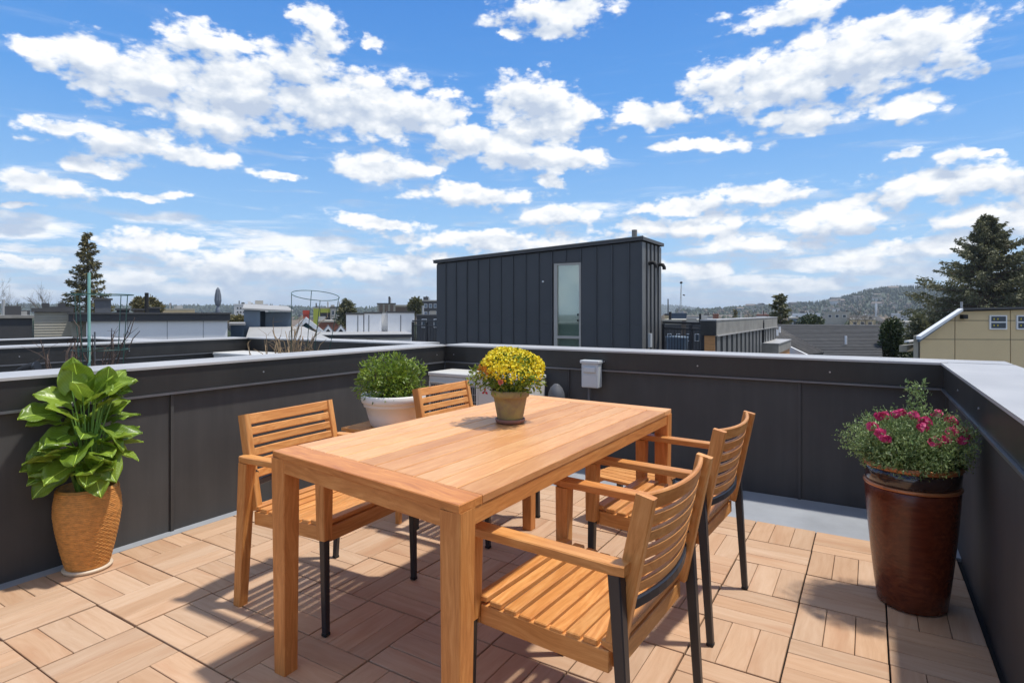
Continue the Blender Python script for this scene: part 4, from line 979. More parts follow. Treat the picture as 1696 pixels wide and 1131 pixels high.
# left group
t, wd, hh = bld('rooftop_building', 'charcoal block at the far left edge beyond the parapets', -90, 56, 522.5, 24, 'charcoal', roof='trimtan', rt=.12)
t, wd, hh = bld('rooftop_building', 'low black-roofed stair box at the far left on the skyline', 5, 48, 514, 40, 'white', rt=.4)
# beige lap-siding stair block
c, wd, z = facing(57, 118, 508, 22); t = thing('stair_penthouse', 'beige lap-sided stair block with a dark cap beside the brown conifer', 'building', (c.x, c.y, 0), YAW); turn(t, 87)
MB().box(-wd / 2, wd / 2, .02, 3, -10, z - .2).build('wall', M['beige'], t); MB().box(-wd / 2 - .1, wd / 2 + .1, -.1, 3.1, z - .1995, z - .05).build('roof', M['trimdk'], t)
MB().box(-wd / 2 + .3, wd / 2 + .25, -.05, 2.6, z - .049, z).build('roof_cap', M['charcoal'], t)
for k in range(16): MB().hexa([Vector((x, y, z - .205 - (k + 1) * .10)) for x, y in ((-wd / 2, -.012), (wd / 2, -.012), (wd / 2, .019), (-wd / 2, .019))], [Vector((x, y, z - .207 - k * .10)) for x, y in ((-wd / 2, .008), (wd / 2, .008), (wd / 2, .019), (-wd / 2, .019))]).build('siding_board', M['beige'], t)
for xx in (-.9, .0): MB().box(wd / 2 * xx + .2, wd / 2 * xx + .5, .5, .9, z + .001, z + .14).build('roof_vent', M['charcoal'], t)
c, wd, z = facing(118, 147, 519.5, 22.0); t2 = thing('roof_wing', 'lower beige lap-sided wing left of the mint green stake', 'building', (c.x, c.y, 0), YAW); turn(t2, 132)
MB().box(-wd / 2, wd / 2, .02, 3, -10, z - .1).build('wall', M['beige'], t2); MB().box(-wd / 2, wd / 2, -.1, 3.1, z - .0995, z).build('roof', M['trimdk'], t2)
for k in range(14): MB().hexa([Vector((x, y, z - .105 - (k + 1) * .10)) for x, y in ((-wd / 2, -.012), (wd / 2, -.012), (wd / 2, .019), (-wd / 2, .019))], [Vector((x, y, z - .107 - k * .10)) for x, y in ((-wd / 2, .008), (wd / 2, .008), (wd / 2, .019), (-wd / 2, .019))]).build('siding_board', M['beige'], t2)
# white panelled building with dark fascia
c, wd, z = facing(149, 383, 519, 23); t = thing('rooftop_building', 'long white-panelled building with a dark roof fascia', 'building', (c.x, c.y, 0), YAW); turn(t, 266)
MB().box(-wd / 2, wd / 2, .03, 9, -10, z - .02).build('wall', M['charcoal'], t); MB().box(-wd / 2 - .6, wd / 2 + .1, -.12, 9.1, z - .30, z - .03).build('fascia', M['charcoal'], t)
MB().box(-wd / 2 - .65, wd / 2 + .15, -.17, 9.1, z - .0295, z + .03).build('roof_edge', M['trimdk'], t)
cu = [149, 213, 277, 339, 383]
for a_, b_ in zip(cu[:-1], cu[1:]):
    x0_, x1_ = ((a_ - 266) / F * 23 + .01), ((b_ - 266) / F * 23 - .01); MB().box(x0_, x1_, .0, .029, -4, z - .301).build('wall_panel', M['white'], t)
def pipe(label, px, y0, y1, d, r, m='rubber', name='vent_pipe', cat='pipe'):
    a = D(px, y0, d); b = D(px, y1, d); return tag(MB().tube([(0, 0, 0), (0, 0, a.z - b.z)], r, 10).build(name, M[m], loc=(b.x, b.y, b.z)), label, cat)
t, wd, hh = bld('chimney', 'square grey chimney box between the conifer and the vent pipe', 157, 184, 494, 27, 'pipegrey', depth=.8, rt=.08, cat='chimney')
MB().tube([(-.1, .4, hh), (-.1, .4, hh + .22)], .05, 8).build('flue', M['rubber'], t)
pipe('tall black vent pipe on the roofline left of the closed umbrella', 243, 485, 519, 27, .085)
for (a_, b_, y_, m_, lab) in ((193, 214, 511, 'charcoal', 'small charcoal roof box right of the grey chimney'), (221, 238, 511, 'brown', 'brown roof box beside the tall vent pipe'), (246, 265, 508.5, 'charcoal', 'dark roof box just right of the tall vent pipe')):
    bld('roof_box', lab, a_, b_, y_, 34, m_, depth=2, rt=.1)
t, wd, hh = bld('far_building', 'long low tan building left of the closed umbrella', 265, 323, 511, 110, 'tanpanel', rt=.3, roof='beige', depth=20)
windows(t, wd, hh, 6, 1, .9, .8, hh - 1.4, 1)
# closed umbrella
q_ = D(361, 519, 27); t = thing('closed_umbrella', 'folded grey parasol standing on the roof', 'umbrella', (q_.x, q_.y, q_.z - .3))
MB().tube([(0, 0, 0), (0, 0, 1.48)], .02, 8).build('pole', M['metal'], t)
b = MB(); n = 10
prof = [(.02, 1.50), (.07, 1.40), (.11, 1.15), (.125, .9), (.10, .72), (.06, .66), (.05, .62)]
vs = []; 
for k in range(20):
    a_ = k / 20 * 2 * math.pi; s_ = 1 + .22 * (k % 2)
    for (r, z) in prof: vs.append((r * s_ * math.cos(a_), r * s_ * math.sin(a_), z))
b.add(vs, [(k * 7 + i_, ((k + 1) % 20) * 7 + i_, ((k + 1) % 20) * 7 + i_ + 1, k * 7 + i_ + 1) for k in range(20) for i_ in range(6)]); b.build('canopy', M['umb'], t)
MB().lathe([(0, .66), (.05, .64), (.085, .50), (.12, .30), (.10, .27), (0, .28)], 12).build('base_cover', M['umb'], t); MB().lathe([(0, .0), (.28, .0), (.28, .3), (0, .32)], 20).build('base', M['rubber'], t)
# white far apartment block
t, wd, hh = bld('apartment_building', 'white apartment block with rows of windows left of the wire cage', 388, 444, 503.5, 210, 'offwhite', depth=18, rt=.5, roof='offwhite')
windows(t, wd, hh, 10, 4, .75, .8, hh - 1.5, 1.45, m='charcoal'); MB().box(wd * .12, wd * .36, 2, 9, hh, hh + 1.3).build('roof_plant', M['concrete'], t); MB().box(-wd * .1, 0, 2, 9, hh, hh + .9).build('roof_plant', M['offwhite'], t)
# blue-grey house
c, wd, z = facing(404, 431, 511.5, 30); t = thing('blue_house', 'blue-grey sided house with a pale sloped roof behind the wire cage', 'house', (c.x, c.y, 0), YAW); turn(t, 417)
def xr(px, d, cx=None): return (px - 417.5) / F * d
MB().box(xr(404, 30), xr(431, 30), 0, 4, -10, z - .05).build('wall', M['bluegrey'], t); MB().box(xr(440, 30), xr(485, 30), .6, 4, -10, z - .16).build('wall', M['bluegrey'], t); MB().box(xr(431, 30), xr(440, 30), .9, 4, -10, z - .1).build('wall', M['navy'], t)
MB().hexa([Vector(p_) for p_ in ((xr(402, 30), -.3, z - .04), (xr(487, 30), -.3, z - .16), (xr(487, 30), 5, z + .12), (xr(402, 30), 5, z + .24))], [Vector(p_) for p_ in ((xr(402, 30), -.3, z + .04), (xr(487, 30), -.3, z - .08), (xr(487, 30), 5, z + .20), (xr(402, 30), 5, z + .32))]).build('roof', M['roofgrey'], t)
za, zb_ = D(0, 543, 28).z, D(0, 556, 28).z
MB().hexa([Vector(p_) for p_ in ((xr(408, 28), -6, zb_ - .1), (xr(545, 28), -6, zb_ - .25), (xr(505, 30), -.02, za - .1), (xr(413, 30), -.02, za - .1))], [Vector(p_) for p_ in ((xr(408, 28), -6, zb_), (xr(545, 28), -6, zb_ - .15), (xr(505, 30), -.02, za), (xr(413, 30), -.02, za))]).build('lower_roof', M['roofgrey'], t)
for k in range(18):
    zz = z - .3 - k * .11; MB().box(xr(440.6, 30), xr(484.5, 30), .575, .5995, zz, zz + .095).build('siding_board', M['bluegrey'], t)
t, wd, hh = bld('rooftop_building', 'low dark blue box with a pale edge left of the blue-grey house', 382, 404, 535, 27, 'navy', depth=3, rt=.1, roof='roofgrey')
# gabled houses
def gable(name, label, px0, px1, ypk, yev, d, m, roofm='shingle', depth=8.0, yaw=0.0, group=None, trim='white', cat='house'):
    pa = D(px0, yev, d); pb = D(px1, yev, d); pk = D((px0 + px1) / 2, ypk, d); c = (pa + pb) / 2; hw = (pb - pa).length / 2; ze, zp = pa.z + 10, pk.z + 10
    t = thing(name, label, cat, (c.x, c.y, -10), YAW + yaw, group); turn(t, (px0 + px1) / 2)
    b = MB(); b.convex([Vector(p_) for p_ in ((-hw, 0, 0), (hw, 0, 0), (hw, 0, ze), (0, 0, zp), (-hw, 0, ze), (-hw, depth, 0), (hw, depth, 0), (hw, depth, ze), (0, depth, zp), (-hw, depth, ze))],
        [(0, 1, 2, 3, 4), (5, 6, 7, 8, 9), (0, 1, 6, 5), (1, 2, 7, 6), (0, 4, 9, 5)]); b.build('wall', M[m], t)
    for s in (-1, 1):
        e = Vector((s * hw * 1.12, 0, ze - (zp - ze) * .12)); k_ = Vector((0, 0, zp)); n_ = Vector((0, 0, .14))
        MB().hexa([e + Vector((0, -.35, 0)), k_ + Vector((0, -.35, 0)), k_ + Vector((0, depth + .3, 0)), e + Vector((0, depth + .3, 0))], [e + Vector((0, -.35, 0)) + n_, k_ + Vector((0, -.35, 0)) + n_, k_ + Vector((0, depth + .3, 0)) + n_, e + Vector((0, depth + .3, 0)) + n_]).build('roof', M[roofm], t)
        w2 = Vector((0, 0, -.22)); MB().hexa([e + Vector((0, -.42, 0)) + w2, k_ + Vector((0, -.42, 0)) + w2, k_ + Vector((0, -.351, 0)) + w2, e + Vector((0, -.351, 0)) + w2], [e + Vector((0, -.42, 0)) + n_, k_ + Vector((0, -.42, 0)) + n_, k_ + Vector((0, -.351, 0)) + n_, e + Vector((0, -.351, 0)) + n_]).build('bargeboard', M[trim], t)
    return t, hw * 2, zp
t, _, _ = gable('house', 'teal gabled house with white bargeboards left of the row houses', 478, 536, 529, 552, 42, 'teal', 'roofgrey')
for k, (a_, b_, lab) in enumerate(((533, 554, 'left one of two small dark gabled houses with white trim'), (554, 575, 'right one of two small dark gabled houses with white trim'))):
    t, wd, zp = gable('house', lab, a_, b_, 541.5, 554, 75, 'charcoal', 'charcoal', 10, group='small row houses'); windows(t, wd, zp, 2, 1, .5, .6, zp - 1.3, 1, -.6, .6)
bld('brick_building', 'long brown brick wall above the small gabled houses', 527, 576, 531, 100, 'brick', depth=12, rt=.3, roof='concrete')
t, wd, hh = bld('modern_house', 'lime and grey modern house with a flat roof in the distance', 519, 547, 509, 130, 'charcoal', depth=14, roof='beige', rt=.3); MB().box(-wd / 2, -wd / 2 + 1.5, -.1, -.001, 0, hh - .31).build('lime_panel', M['lime'], t); MB().box(-wd / 2 + 1.6, wd / 2, -.1, -.001, hh - 1.2, hh - .31).build('lime_panel', M['lime'], t)
t, wd, hh = bld('modern_house', 'pale grey modern house between the lime house and the cypress', 547, 570, 508, 128, 'concrete', depth=14, rt=.3); windows(t, wd, hh, 3, 2, .6, 1.0, hh - 1.3, 1.7)
bld('red_awning', 'small red roof glimpsed right of the wire cage', 502, 512, 514, 140, 'redroof', depth=4, rt=.9, roof='redroof')
# white stepped penthouse
dW = 33
c, wd, z = facing(574, 687, 516, dW); t = thing('stair_penthouse', 'white stepped rooftop block with dark vertical joints', 'building', (c.x, c.y, 0), YAW); turn(t, 630)
def xw(px): return (px - 630.5) / F * dW
for (a_, b_, y0_, zt) in ((574, 602, 0, z - .08), (603.5, 632, .0, z - .02), (642, 687, .0, z + .02)): MB().box(xw(a_), xw(b_), y0_, 3, -10, zt - .1).build('wall', M['white'], t); MB().box(xw(a_) - .04, xw(b_) + .04, y0_ - .05, 3, zt - .0995, zt).build('roof_edge', M['trimdk'], t)
MB().box(xw(632) + .01, xw(642) - .01, .5, 3, -10, z - .1).build('wall', M['white'], t)
for px_ in (593, 611, 664): MB().box(xw(px_) - .02, xw(px_) + .02, -.012, -.001, -3, z - .2).build('joint', M['charcoal'], t)
for px_ in (590, 597, 625, 662): MB().tube([Vector((xw(px_), -.6, -.35)), Vector((xw(px_), -.6, .05))], .035, 8).build('vent_stub', M['rubber'], t)
c, wd, z = facing(494, 683, 553.5, 29); t = thing('rooftop_building', 'low white building with a thin dark roof edge and three vents', 'building', (c.x, c.y, 0), YAW); turn(t, 588)
MB().box(-wd / 2, wd / 2, 0, 4, -10, z - .16).build('wall', M['white'], t); MB().box(-wd / 2 - .1, wd / 2 + .1, -.3, 4.1, z - .1595, z - .03).build('fascia', M['charcoal'], t); MB().box(-wd / 2 - .12, wd / 2 + .12, -.33, 4.1, z - .0295, z).build('roof', M['roofgrey'], t)
for px_ in (539, 581, 613): x_ = (px_ - 588.5) / F * 29; MB().box(x_ - .17, x_ + .17, -.02, -.001, z - .33, z - .25).build('vent', M['concrete'], t)
t, wd, hh = bld('far_building', 'beige flat-roofed building left of the small dark tree', 625, 655, 502, 90, 'beige', depth=10, rt=.15); windows(t, wd, hh, 3, 1, .5, 1.1, hh - .8, 1, m='brown', frame='brown')
bld('far_building', 'brown annex right of the beige flat-roofed building', 655, 680, 505, 92, 'brown', depth=10, rt=.3, roof='beige')
t, wd, hh = bld('apartment_building', 'grey apartment block with white windows left of the stair block', 699, 735, 497, 150, 'charcoal', depth=15, rt=.3, roof='concrete'); windows(t, wd, hh, 4, 3, .8, 1.0, hh - 1.5, 2.0, m='bluegrey'); MB().box(-wd * .45, -wd * .2, 2, 6, hh, hh + .9).build('roof_plant', M['charcoal'], t)
t, wd, hh = bld('far_building', 'low charcoal building just above the black balcony railing', 690, 735, 521, 60, 'charcoal', depth=8, rt=.15); windows(t, wd, hh, 2, 1, .5, .9, hh - .9, 1)
# right group
for (a_, b_, y_, d_, m_, lab, rf) in ((1101, 1121, 519.5, 120, 'tanpanel', 'small tan building under the thin antenna mast', 'charcoal'), (1112, 1137, 518.5, 118, 'navy', 'dark blue box behind the small tan building', 'navy'),
    (1181, 1190, 520, 150, 'brick', 'small red brick block on the horizon', 'brick'), (1137, 1180, 523, 170, 'offwhite', 'long white low building left of the red brick block', 'concrete'),
    (1366, 1407, 516.5, 190, 'concrete', 'tan concrete office block above the dark shingle roof', 'concrete'), (1407, 1450, 528, 180, 'tanpanel', 'lower tan wing right of the concrete office block', 'concrete'),
    (1476, 1511, 519, 260, 'offwhite', 'white flat-roofed hall below the wooded hill', 'white'), (1480, 1514, 533, 110, 'concrete', 'pale green-grey building beside the round bush', 'concrete'),
    (1253, 1276, 521, 150, 'offwhite', 'white low building left of the small conifer', 'brick'), (1305, 1362, 526, 150, 'bluegrey', 'long blue-grey building right of the small conifer', 'concrete'), (1312, 1358, 519, 230, 'white', 'wide white warehouse roof on the skyline', 'white')):
    t, wd, hh = bld('far_building', lab, a_, b_, y_, d_, m_, depth=15, rt=.35, roof=rf)
    if wd > 6: windows(t, wd, hh, max(2, int(wd / 2.6)), 1, 1.2, .9, hh - 1.4, 1)
t, wd, hh = bld('rooftop_building', 'long brown flat roof stretching behind the right-hand railing', 1097, 1262, 529.5, 62, 'brown', depth=10, rt=.25, roof='beige')
t, wd, hh = bld('rooftop_building', 'dark flat block directly behind the right-hand railing', 1097, 1166, 537, 40, 'charcoal', depth=10, rt=.2, roof='charcoal'); windows(t, wd, hh, 4, 1, .3, .5, hh - .9, 1)
a = D(1127, 521, 118); b_ = D(1129, 470, 118)
t = thing('antenna_mast', 'thin lattice antenna mast with a bird on top', 'antenna', (a.x, a.y, a.z)); hh = b_.z - a.z
for s in (-.18, .18): MB().tube([(s, 0, 0), (s * .1 + .15, 0, hh)], .04, 5).build('mast_leg', M['concrete'], t)
b = MB()
for k in range(10): z_ = hh * k / 10; b.tube([(-.16 * (1 - k / 11) + .015 * k, 0, z_), (.16 * (1 - k / 11) + .015 * k, 0, z_ + hh / 10)], .025, 4)
b.build('lattice', M['concrete'], t); MB().tube([(.9, 0, hh * .62), (.5, 0, hh * .64)], .12, 6).build('lamp_arm', M['rubber'], t)
bird = MB(); bird.lathe([(0, -.16), (.10, -.08), (.13, 0), (.09, .10), (0, .16)], 10)
o = bird.build('bird', M['rubber']); o.matrix_basis = Matrix.Translation((a.x + .15 * cy_, a.y + .15 * sy_, a.z + hh + .22)) @ Matrix.Rotation(YAW, 4, 'Z') @ Matrix.Rotation(R(65), 4, 'Y') @ Matrix.Scale(2.0, 4); tag(o, 'small dark bird perched on the antenna mast', 'bird')
pipe('slender dark flagpole near the penthouse edge', 1106.5, 495, 519, 100, .10, 'pipegrey', 'mast', 'pole')
pipe('white pole standing before the wooded hill', 1451, 502, 524, 150, .22, 'white', 'mast', 'pole')
# shingled roofs: gable roof with rake and big dark roof
def shingled(name, label, P0, P1, P2, P3, m, rows, mroof, body=None):
    """roof plane: P0-P1 eave, P3-P2 ridge"""
    t = thing(name, label, 'roof', tuple(P0)); o = -P0
    n = (P1 - P0).cross(P3 - P0).normalized()
    if n.z < 0: n = -n
    MB().hexa([p_ + o - n * .12 for p_ in (P0, P1, P2, P3)], [p_ + o - n * .015 for p_ in (P0, P1, P2, P3)]).build('roof_deck', M['trimdk'], t)
    rg = random.Random(5)
    for k in range(rows):
        u0, u1 = k / rows, (k + 1.0) / rows
        A, B, C, Dd = P0.lerp(P3, u0), P1.lerp(P2, u0), P1.lerp(P2, u1), P0.lerp(P3, u1)
        j = rg.uniform(.0, .006)
        MB().hexa([A + o - n * .01, B + o - n * .01, C + o - n * .012, Dd + o - n * .012], [A + o + n * (.022 + j), B + o + n * (.022 + j), C + o + n * (.001), Dd + o + n * (.001)]).build('shingle_course', M[mroof], t)
    return t
# dark roof plane facing us, ridge y 521 -> zoom5 800/4.04+340 = 538
e0 = D(1290, 600, 26); e1 = D(1462, 600, 24.5); r1 = D(1459, 538, 31); r0 = D(1255, 537, 33)
shingled('shingled_roof', 'large dark shingled roof plane left of the round bush', e0, e1, r1, r0, 'shingle', 26, 'shingle')
pipe('short white vent pipe on the large dark shingled roof', 1401, 556, 570, 27.5, .05, 'white')
# lighter gable roof
g0 = D(1262, 551, 21.5); g1 = D(1338, 587, 19.0); g2 = D(1365, 583, 21.5); g3 = D(1283, 538.5, 25)
shingled('shingled_roof', 'brown-grey shingled gable roof with white pipes and a white rake board', g0, g1, g2, g3, 'shinglelt', 16, 'shinglelt')
rt_ = bpy.data.objects[-1] if False else None
rk = thing('gable_wall', 'brown-grey lap-sided gable end under the white rake board', 'wall', tuple(g0))
dn = Vector((0, 0, -1)); o = -g0 - (g0 - Vector((0, 0, g0.z))).normalized() * .45
MB().hexa([g0 + o + dn * .25, g1 + o + dn * .25, g1 + o + dn * .25 + Vector((.03, .05, 0)), g0 + o + dn * .25 + Vector((.03, .05, 0))], [g0 + o + dn * .005, g1 + o + dn * .005, g1 + o + dn * .005 + Vector((.03, .05, 0)), g0 + o + dn * .005 + Vector((.03, .05, 0))]).build('rake_board', M['white'], rk)
for k in range(14):
    z0_ = g0.z - .25 - (k + 1) * .11; u = min(1, max(0, (g0.z - .25 - z0_ - .0) / max(.01, g0.z - g1.z))); pR = g0.lerp(g1, u)
    A = Vector((g0.x, g0.y, z0_)) + o + Vector((.04, .06, 0)); B = Vector((pR.x, pR.y, z0_)) + o + Vector((.04, .06, 0)); sh = Vector((.05, .08, 0)); upv = Vector((0, 0, .105))
    MB().hexa([A, B, B + sh, A + sh], [A + upv + sh * .3, B + upv + sh * .3, B + upv + sh, A + upv + sh]).build('siding_board', M['brown'], rk)
pipe('left one of two white pipes on the brown-grey gable roof', 1287.5, 546, 556, 21.5, .035, 'white', 'vent_pipe'); pipe('right one of two white pipes on the brown-grey gable roof', 1291.5, 541, 551, 22.5, .035, 'white', 'vent_pipe')
# tan house
dT = 24
c = D(1518, 600, dT); t = thing('tan_house', 'tan panelled house with a sloped white-edged roof at right edge', 'house', (c.x, c.y, 0), YAW - R(3))
def tp(px, py, y=0.0): return Vector(((px - 1518) / F * dT, y, H - (py - HOR) / F * dT))
b = MB(); pts = [tp(1523, 556), tp(1579, 516), tp(1800, 509), tp(1800, 900), tp(1523, 900)]
b.convex([p_ + Vector((0, .04, 0)) for p_ in pts] + [p_ + Vector((7.5, 9, 0)) for p_ in pts], [(0, 1, 2, 3, 4), (5, 6, 7, 8, 9), (0, 1, 6, 5), (1, 2, 7, 6), (0, 4, 9, 5), (3, 4, 9, 8), (2, 3, 8, 7)]); b.build('wall', M['trimdk'], t)
def poly(nm, pts, y0, y1, m):
    n = len(pts); b = MB(); b.convex([p_ + Vector((0, y0, 0)) for p_ in pts] + [p_ + Vector((y1 * .83 if y1 > 1 else 0, y1, 0)) for p_ in pts], [tuple(range(n)), tuple(range(n, 2 * n))] + [(i_, (i_ + 1) % n, n + (i_ + 1) % n, n + i_) for i_ in range(n)]); return b.build(nm, M[m], t)
def yl(x): return 556 - (x - 1523) / 56 * 40 + .6 if x < 1579 else 516 - (x - 1579) / 221 * 7 + .6
cols = [1523.5, 1578.6, 1580, 1666.3, 1667.7, 1755, 1756.5, 1800]; 
for a_, b_ in ((1524, 1578.6), (1580, 1666.3), (1667.7, 1755), (1756.5, 1800)):
    for (y0_, y1_) in ((0, 530.3), (531.3, 561.5), (562.5, 620), (621, 700)):
        ta, tb = max(yl(a_), y0_), max(yl(b_), y0_)
        if ta >= y1_ and tb >= y1_: continue
        pl = []
        if ta < y1_: pl += [tp(a_, y1_), tp(a_, ta)]
        else: xs_ = a_ + (b_ - a_) * (ta - y1_) / (ta - tb) if ta != tb else a_; xs_ = 1523 + (556.6 - y1_) / 40 * 56; pl += [tp(xs_, y1_)]
        if a_ < 1579 < b_: pass
        if tb == y0_ and ta > y0_ and y0_ > 0: xs_ = 1523 + (556.6 - y0_) / 40 * 56; pl += [tp(xs_, y0_)]
        pl += [tp(b_, tb), tp(b_, y1_)]
        poly('wall_panel', pl, .0, .039, 'tanpanel')
poly('rake_board', [tp(1517, 556.5), tp(1584, 511), tp(1584, 515), tp(1517, 562)], -.30, -.02, 'white')
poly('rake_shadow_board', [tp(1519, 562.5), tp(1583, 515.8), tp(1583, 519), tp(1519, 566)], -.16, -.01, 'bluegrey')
poly('roof_edge', [tp(1584, 510.5), tp(1584, 513.5), tp(1800, 509.5), tp(1800, 505.5)], -.2, 9, 'trimdk')
for (x0_, x1_) in ((1633, 1660.5), (1675.5, 1703)):
    f_ = poly('window', [tp(x0_, 522), tp(x1_, 522), tp(x1_, 545.5), tp(x0_, 545.5)], -.05, .01, 'white')
    for (ya, yb2) in ((524, 532.2), (534.5, 543.2)):
        n = 4; pts = [tp(x0_ + 2.4, ya), tp(x1_ - 2.4, ya), tp(x1_ - 2.4, yb2), tp(x0_ + 2.4, yb2)]; b = MB(); b.convex([p_ + Vector((0, -.062, 0)) for p_ in pts] + [p_ + Vector((0, -.051, 0)) for p_ in pts], [(0, 1, 2, 3), (4, 5, 6, 7), (0, 1, 5, 4), (1, 2, 6, 5), (2, 3, 7, 6), (3, 0, 4, 7)]); b.build('pane', M['winglass'], f_)
        for xx in (x0_ + 5.5, x0_ + 11.5): pts = [tp(xx, ya + 3), tp(xx + 1.6, ya + 3), tp(xx + 1.6, ya + 5.5), tp(xx, ya + 5.5)]; b = MB(); b.convex([p_ + Vector((0, -.068, 0)) for p_ in pts] + [p_ + Vector((0, -.0625, 0)) for p_ in pts], [(0, 1, 2, 3), (4, 5, 6, 7), (0, 1, 5, 4), (1, 2, 6, 5), (2, 3, 7, 6), (3, 0, 4, 7)]); b.build('window_sticker', M['yellow'], f_)
poly('wall_lamp', [tp(1587, 521), tp(1594, 521), tp(1594, 528), tp(1587, 528)], -.22, -.001, 'rubber')
MB().tube([tp(1617.5, 511, 1), tp(1617.5, 499, 1)], .045, 10).build('vent_pipe', M['acgrey'], t)
poly('balcony', [tp(1502, 573), tp(1515, 573), tp(1515, 584), tp(1502, 584)], .5, 2.2, 'beige'); poly('balcony_roof', [tp(1508, 565), tp(1516, 565), tp(1516, 568), tp(1508, 568)], .4, 2.4, 'white'); poly('side_wall', [tp(1514.5, 556), tp(1522.5, 556), tp(1522.5, 700), tp(1514.5, 700)], .06, 5, 'beige')

# ---------------------------------------------------------------- trees
def conifer(label, px, ytop, ybase, half_px, d, m, n=9000, seed=1, sparse=1.0, shape=1.0, name='conifer_tree', group=None, zb=-10, leaf=.34, nl=None):
    rg = np.random.default_rng(seed); top = D(px, ytop, d); bs = D(px, ybase, d); R_ = half_px / F * d
    t = thing(name, label, 'tree', (top.x, top.y, zb), 0, group); Ht = top.z - zb; crown0 = max(1.0, bs.z - zb - .15 * (top.z - bs.z)); Hc = Ht - crown0
    MB().tube([(0, 0, 0), (0, 0, crown0), (.03, 0, crown0 + Hc * .6), (0, .02, Ht)], [R_ * .11, R_ * .09, R_ * .045, .02], 8).build('trunk', M['bark'], t)
    nb = nl or 110; lb = MB(); P_ = []; N_ = []
    for k in range(nb):
        u = (k + rg.random()) / nb; u = u ** 1.0; z0 = crown0 + Hc * u * .985; a_ = rg.uniform(0, 2 * math.pi)
        ln = R_ * ((1 - u) ** shape * .95 + .05) * rg.uniform(.55, 1.15) * (1 + .12 * math.sin(3 * a_ + seed))
        rise = rg.uniform(-.30, .10) + .55 * u; pts = []
        for q_ in range(5):
            s_ = q_ / 4; pts.append(Vector((math.cos(a_) * ln * s_, math.sin(a_) * ln * s_, z0 + ln * (rise * s_ - .18 * s_ * s_ + .22 * s_ ** 4))))
        lb.tube(pts, [R_ * .018 + .02, R_ * .014 + .015, R_ * .01 + .01, .012, .006], 4, caps=False)
        m_ = max(6, int(n / nb * sparse * (.4 + ln / R_ * 1.2)))
        s_ = rg.uniform(.18, 1.04, m_) ** .8; seg = np.array([tuple(p_) for p_ in pts]); x = s_ * 4; i0 = np.clip(x.astype(int), 0, 3); f_ = (x - i0)[:, None]
        base = seg[i0] * (1 - f_) + seg[i0 + 1] * f_
        wv = (1.1 - s_)[:, None] * ln * .20 + leaf * .30
        off = rg.normal(size=(m_, 3)) * wv * np.array((.62, .62, .34)); base = base + off
        dn_ = np.array((math.cos(a_), math.sin(a_), -.25))[None] + off / (wv + .01) * .5
        P_.append(base); N_.append(np.repeat(dn_, 1, 0))
    lb.build('branches', M['bark'], t)['kind'] = 'stuff'
    P_ = np.concatenate(P_); N_ = np.concatenate(N_)
    V, Fc = leaves(0, P_, leaf, N_, .42, .55, .25, droop=.25); tag(npmesh('crown', V, Fc, M[m], t), kind='stuff'); return t
def broad(label, px, ytop, ybase, half_px, d, m, n=4000, seed=1, name='tree', leaf=.3, group=None, zb=-10):
    top = D(px, ytop, d); bs = D(px, ybase, d); R_ = half_px / F * d; t = thing(name, label, 'tree', (top.x, top.y, zb), 0, group); hz = (top.z - bs.z) / 2; cz = (top.z + bs.z) / 2 - zb
    MB().tube([(0, 0, 0), (0, 0, cz)], [R_ * .12, R_ * .05], 7).build('trunk', M['bark'], t)
    rg = np.random.default_rng(seed); PP = []; NN = []
    for k in range(14):
        dd = rg.normal(size=3); dd /= np.linalg.norm(dd); c = np.array((dd[0] * R_ * .6, dd[1] * R_ * .6, cz + dd[2] * hz * .62)); p_, n_ = ball_pts(n // 14, c, (R_ * .48, R_ * .48, hz * .46), .6, lump=.2, seed=seed * 31 + k); PP.append(p_); NN.append(n_)
    V, Fc = leaves(0, np.concatenate(PP), leaf, np.concatenate(NN), .55, .8, .2); tag(npmesh('crown', V, Fc, M[m], t), kind='stuff'); return t
def bare(label, px, ytop, ybase, half_px, d, seed, mm='fartwig', group=None):
    top = D(px, ytop, d); bs = D(px, ybase, d); t = thing('bare_tree', label, 'tree', (top.x, top.y, -10), 0, group); rg = random.Random(seed); b = MB(); Hh = top.z + 10; R_ = half_px / F * d
    MB().tube([(0, 0, 0), (0, 0, Hh * .62)], [R_ * .08, R_ * .05], 6).build('trunk', M['bark'], t)
    def grow(p, dr, ln, r, lv):
        q_ = p + dr * ln; b.tube([p, (p + q_) / 2 + Vector((rg.gauss(0, 1), rg.gauss(0, 1), 0)) * ln * .05, q_], [r, r * .8, r * .6], 3, caps=False)
        if lv == 0: return
        for _ in range(4 if lv > 1 else 5):
            nd = (dr + Vector((rg.gauss(0, .48), rg.gauss(0, .48), rg.gauss(.06, .25)))).normalized(); grow(p + dr * ln * rg.uniform(.5, 1), nd, ln * rg.uniform(.55, .8), r * .55, lv - 1)
    for k in range(7): a_ = k * .9; grow(Vector((0, 0, Hh * (.45 + .025 * k))), Vector((math.cos(a_) * .8, math.sin(a_) * .8, .9)).normalized(), Hh * .16, .05, 3)
    b.build('branches', M[mm], t)['kind'] = 'stuff'
    # scale so crown fits
    xs_ = np.array([v_ for v_ in b.v]); sc_ = R_ / np.percentile(np.hypot(xs_[:, 0], xs_[:, 1]), 97); zs = Hh / xs_[:, 2].max()
    t.scale = (sc_, sc_, zs) if False else (sc_, sc_, zs)
    return t
conifer('tall thin brown-green conifer behind the beige stair block', 145, 384, 512, 44, 62, 'conifbrown', 6500, 3, 1.0, 1.0, leaf=.34, nl=90)
conifer('huge dark conifer rising behind the tan house', 1634, 360, 545, 162, 62, 'conif', 52000, 8, 1.1, 1.12, leaf=.34, nl=260)
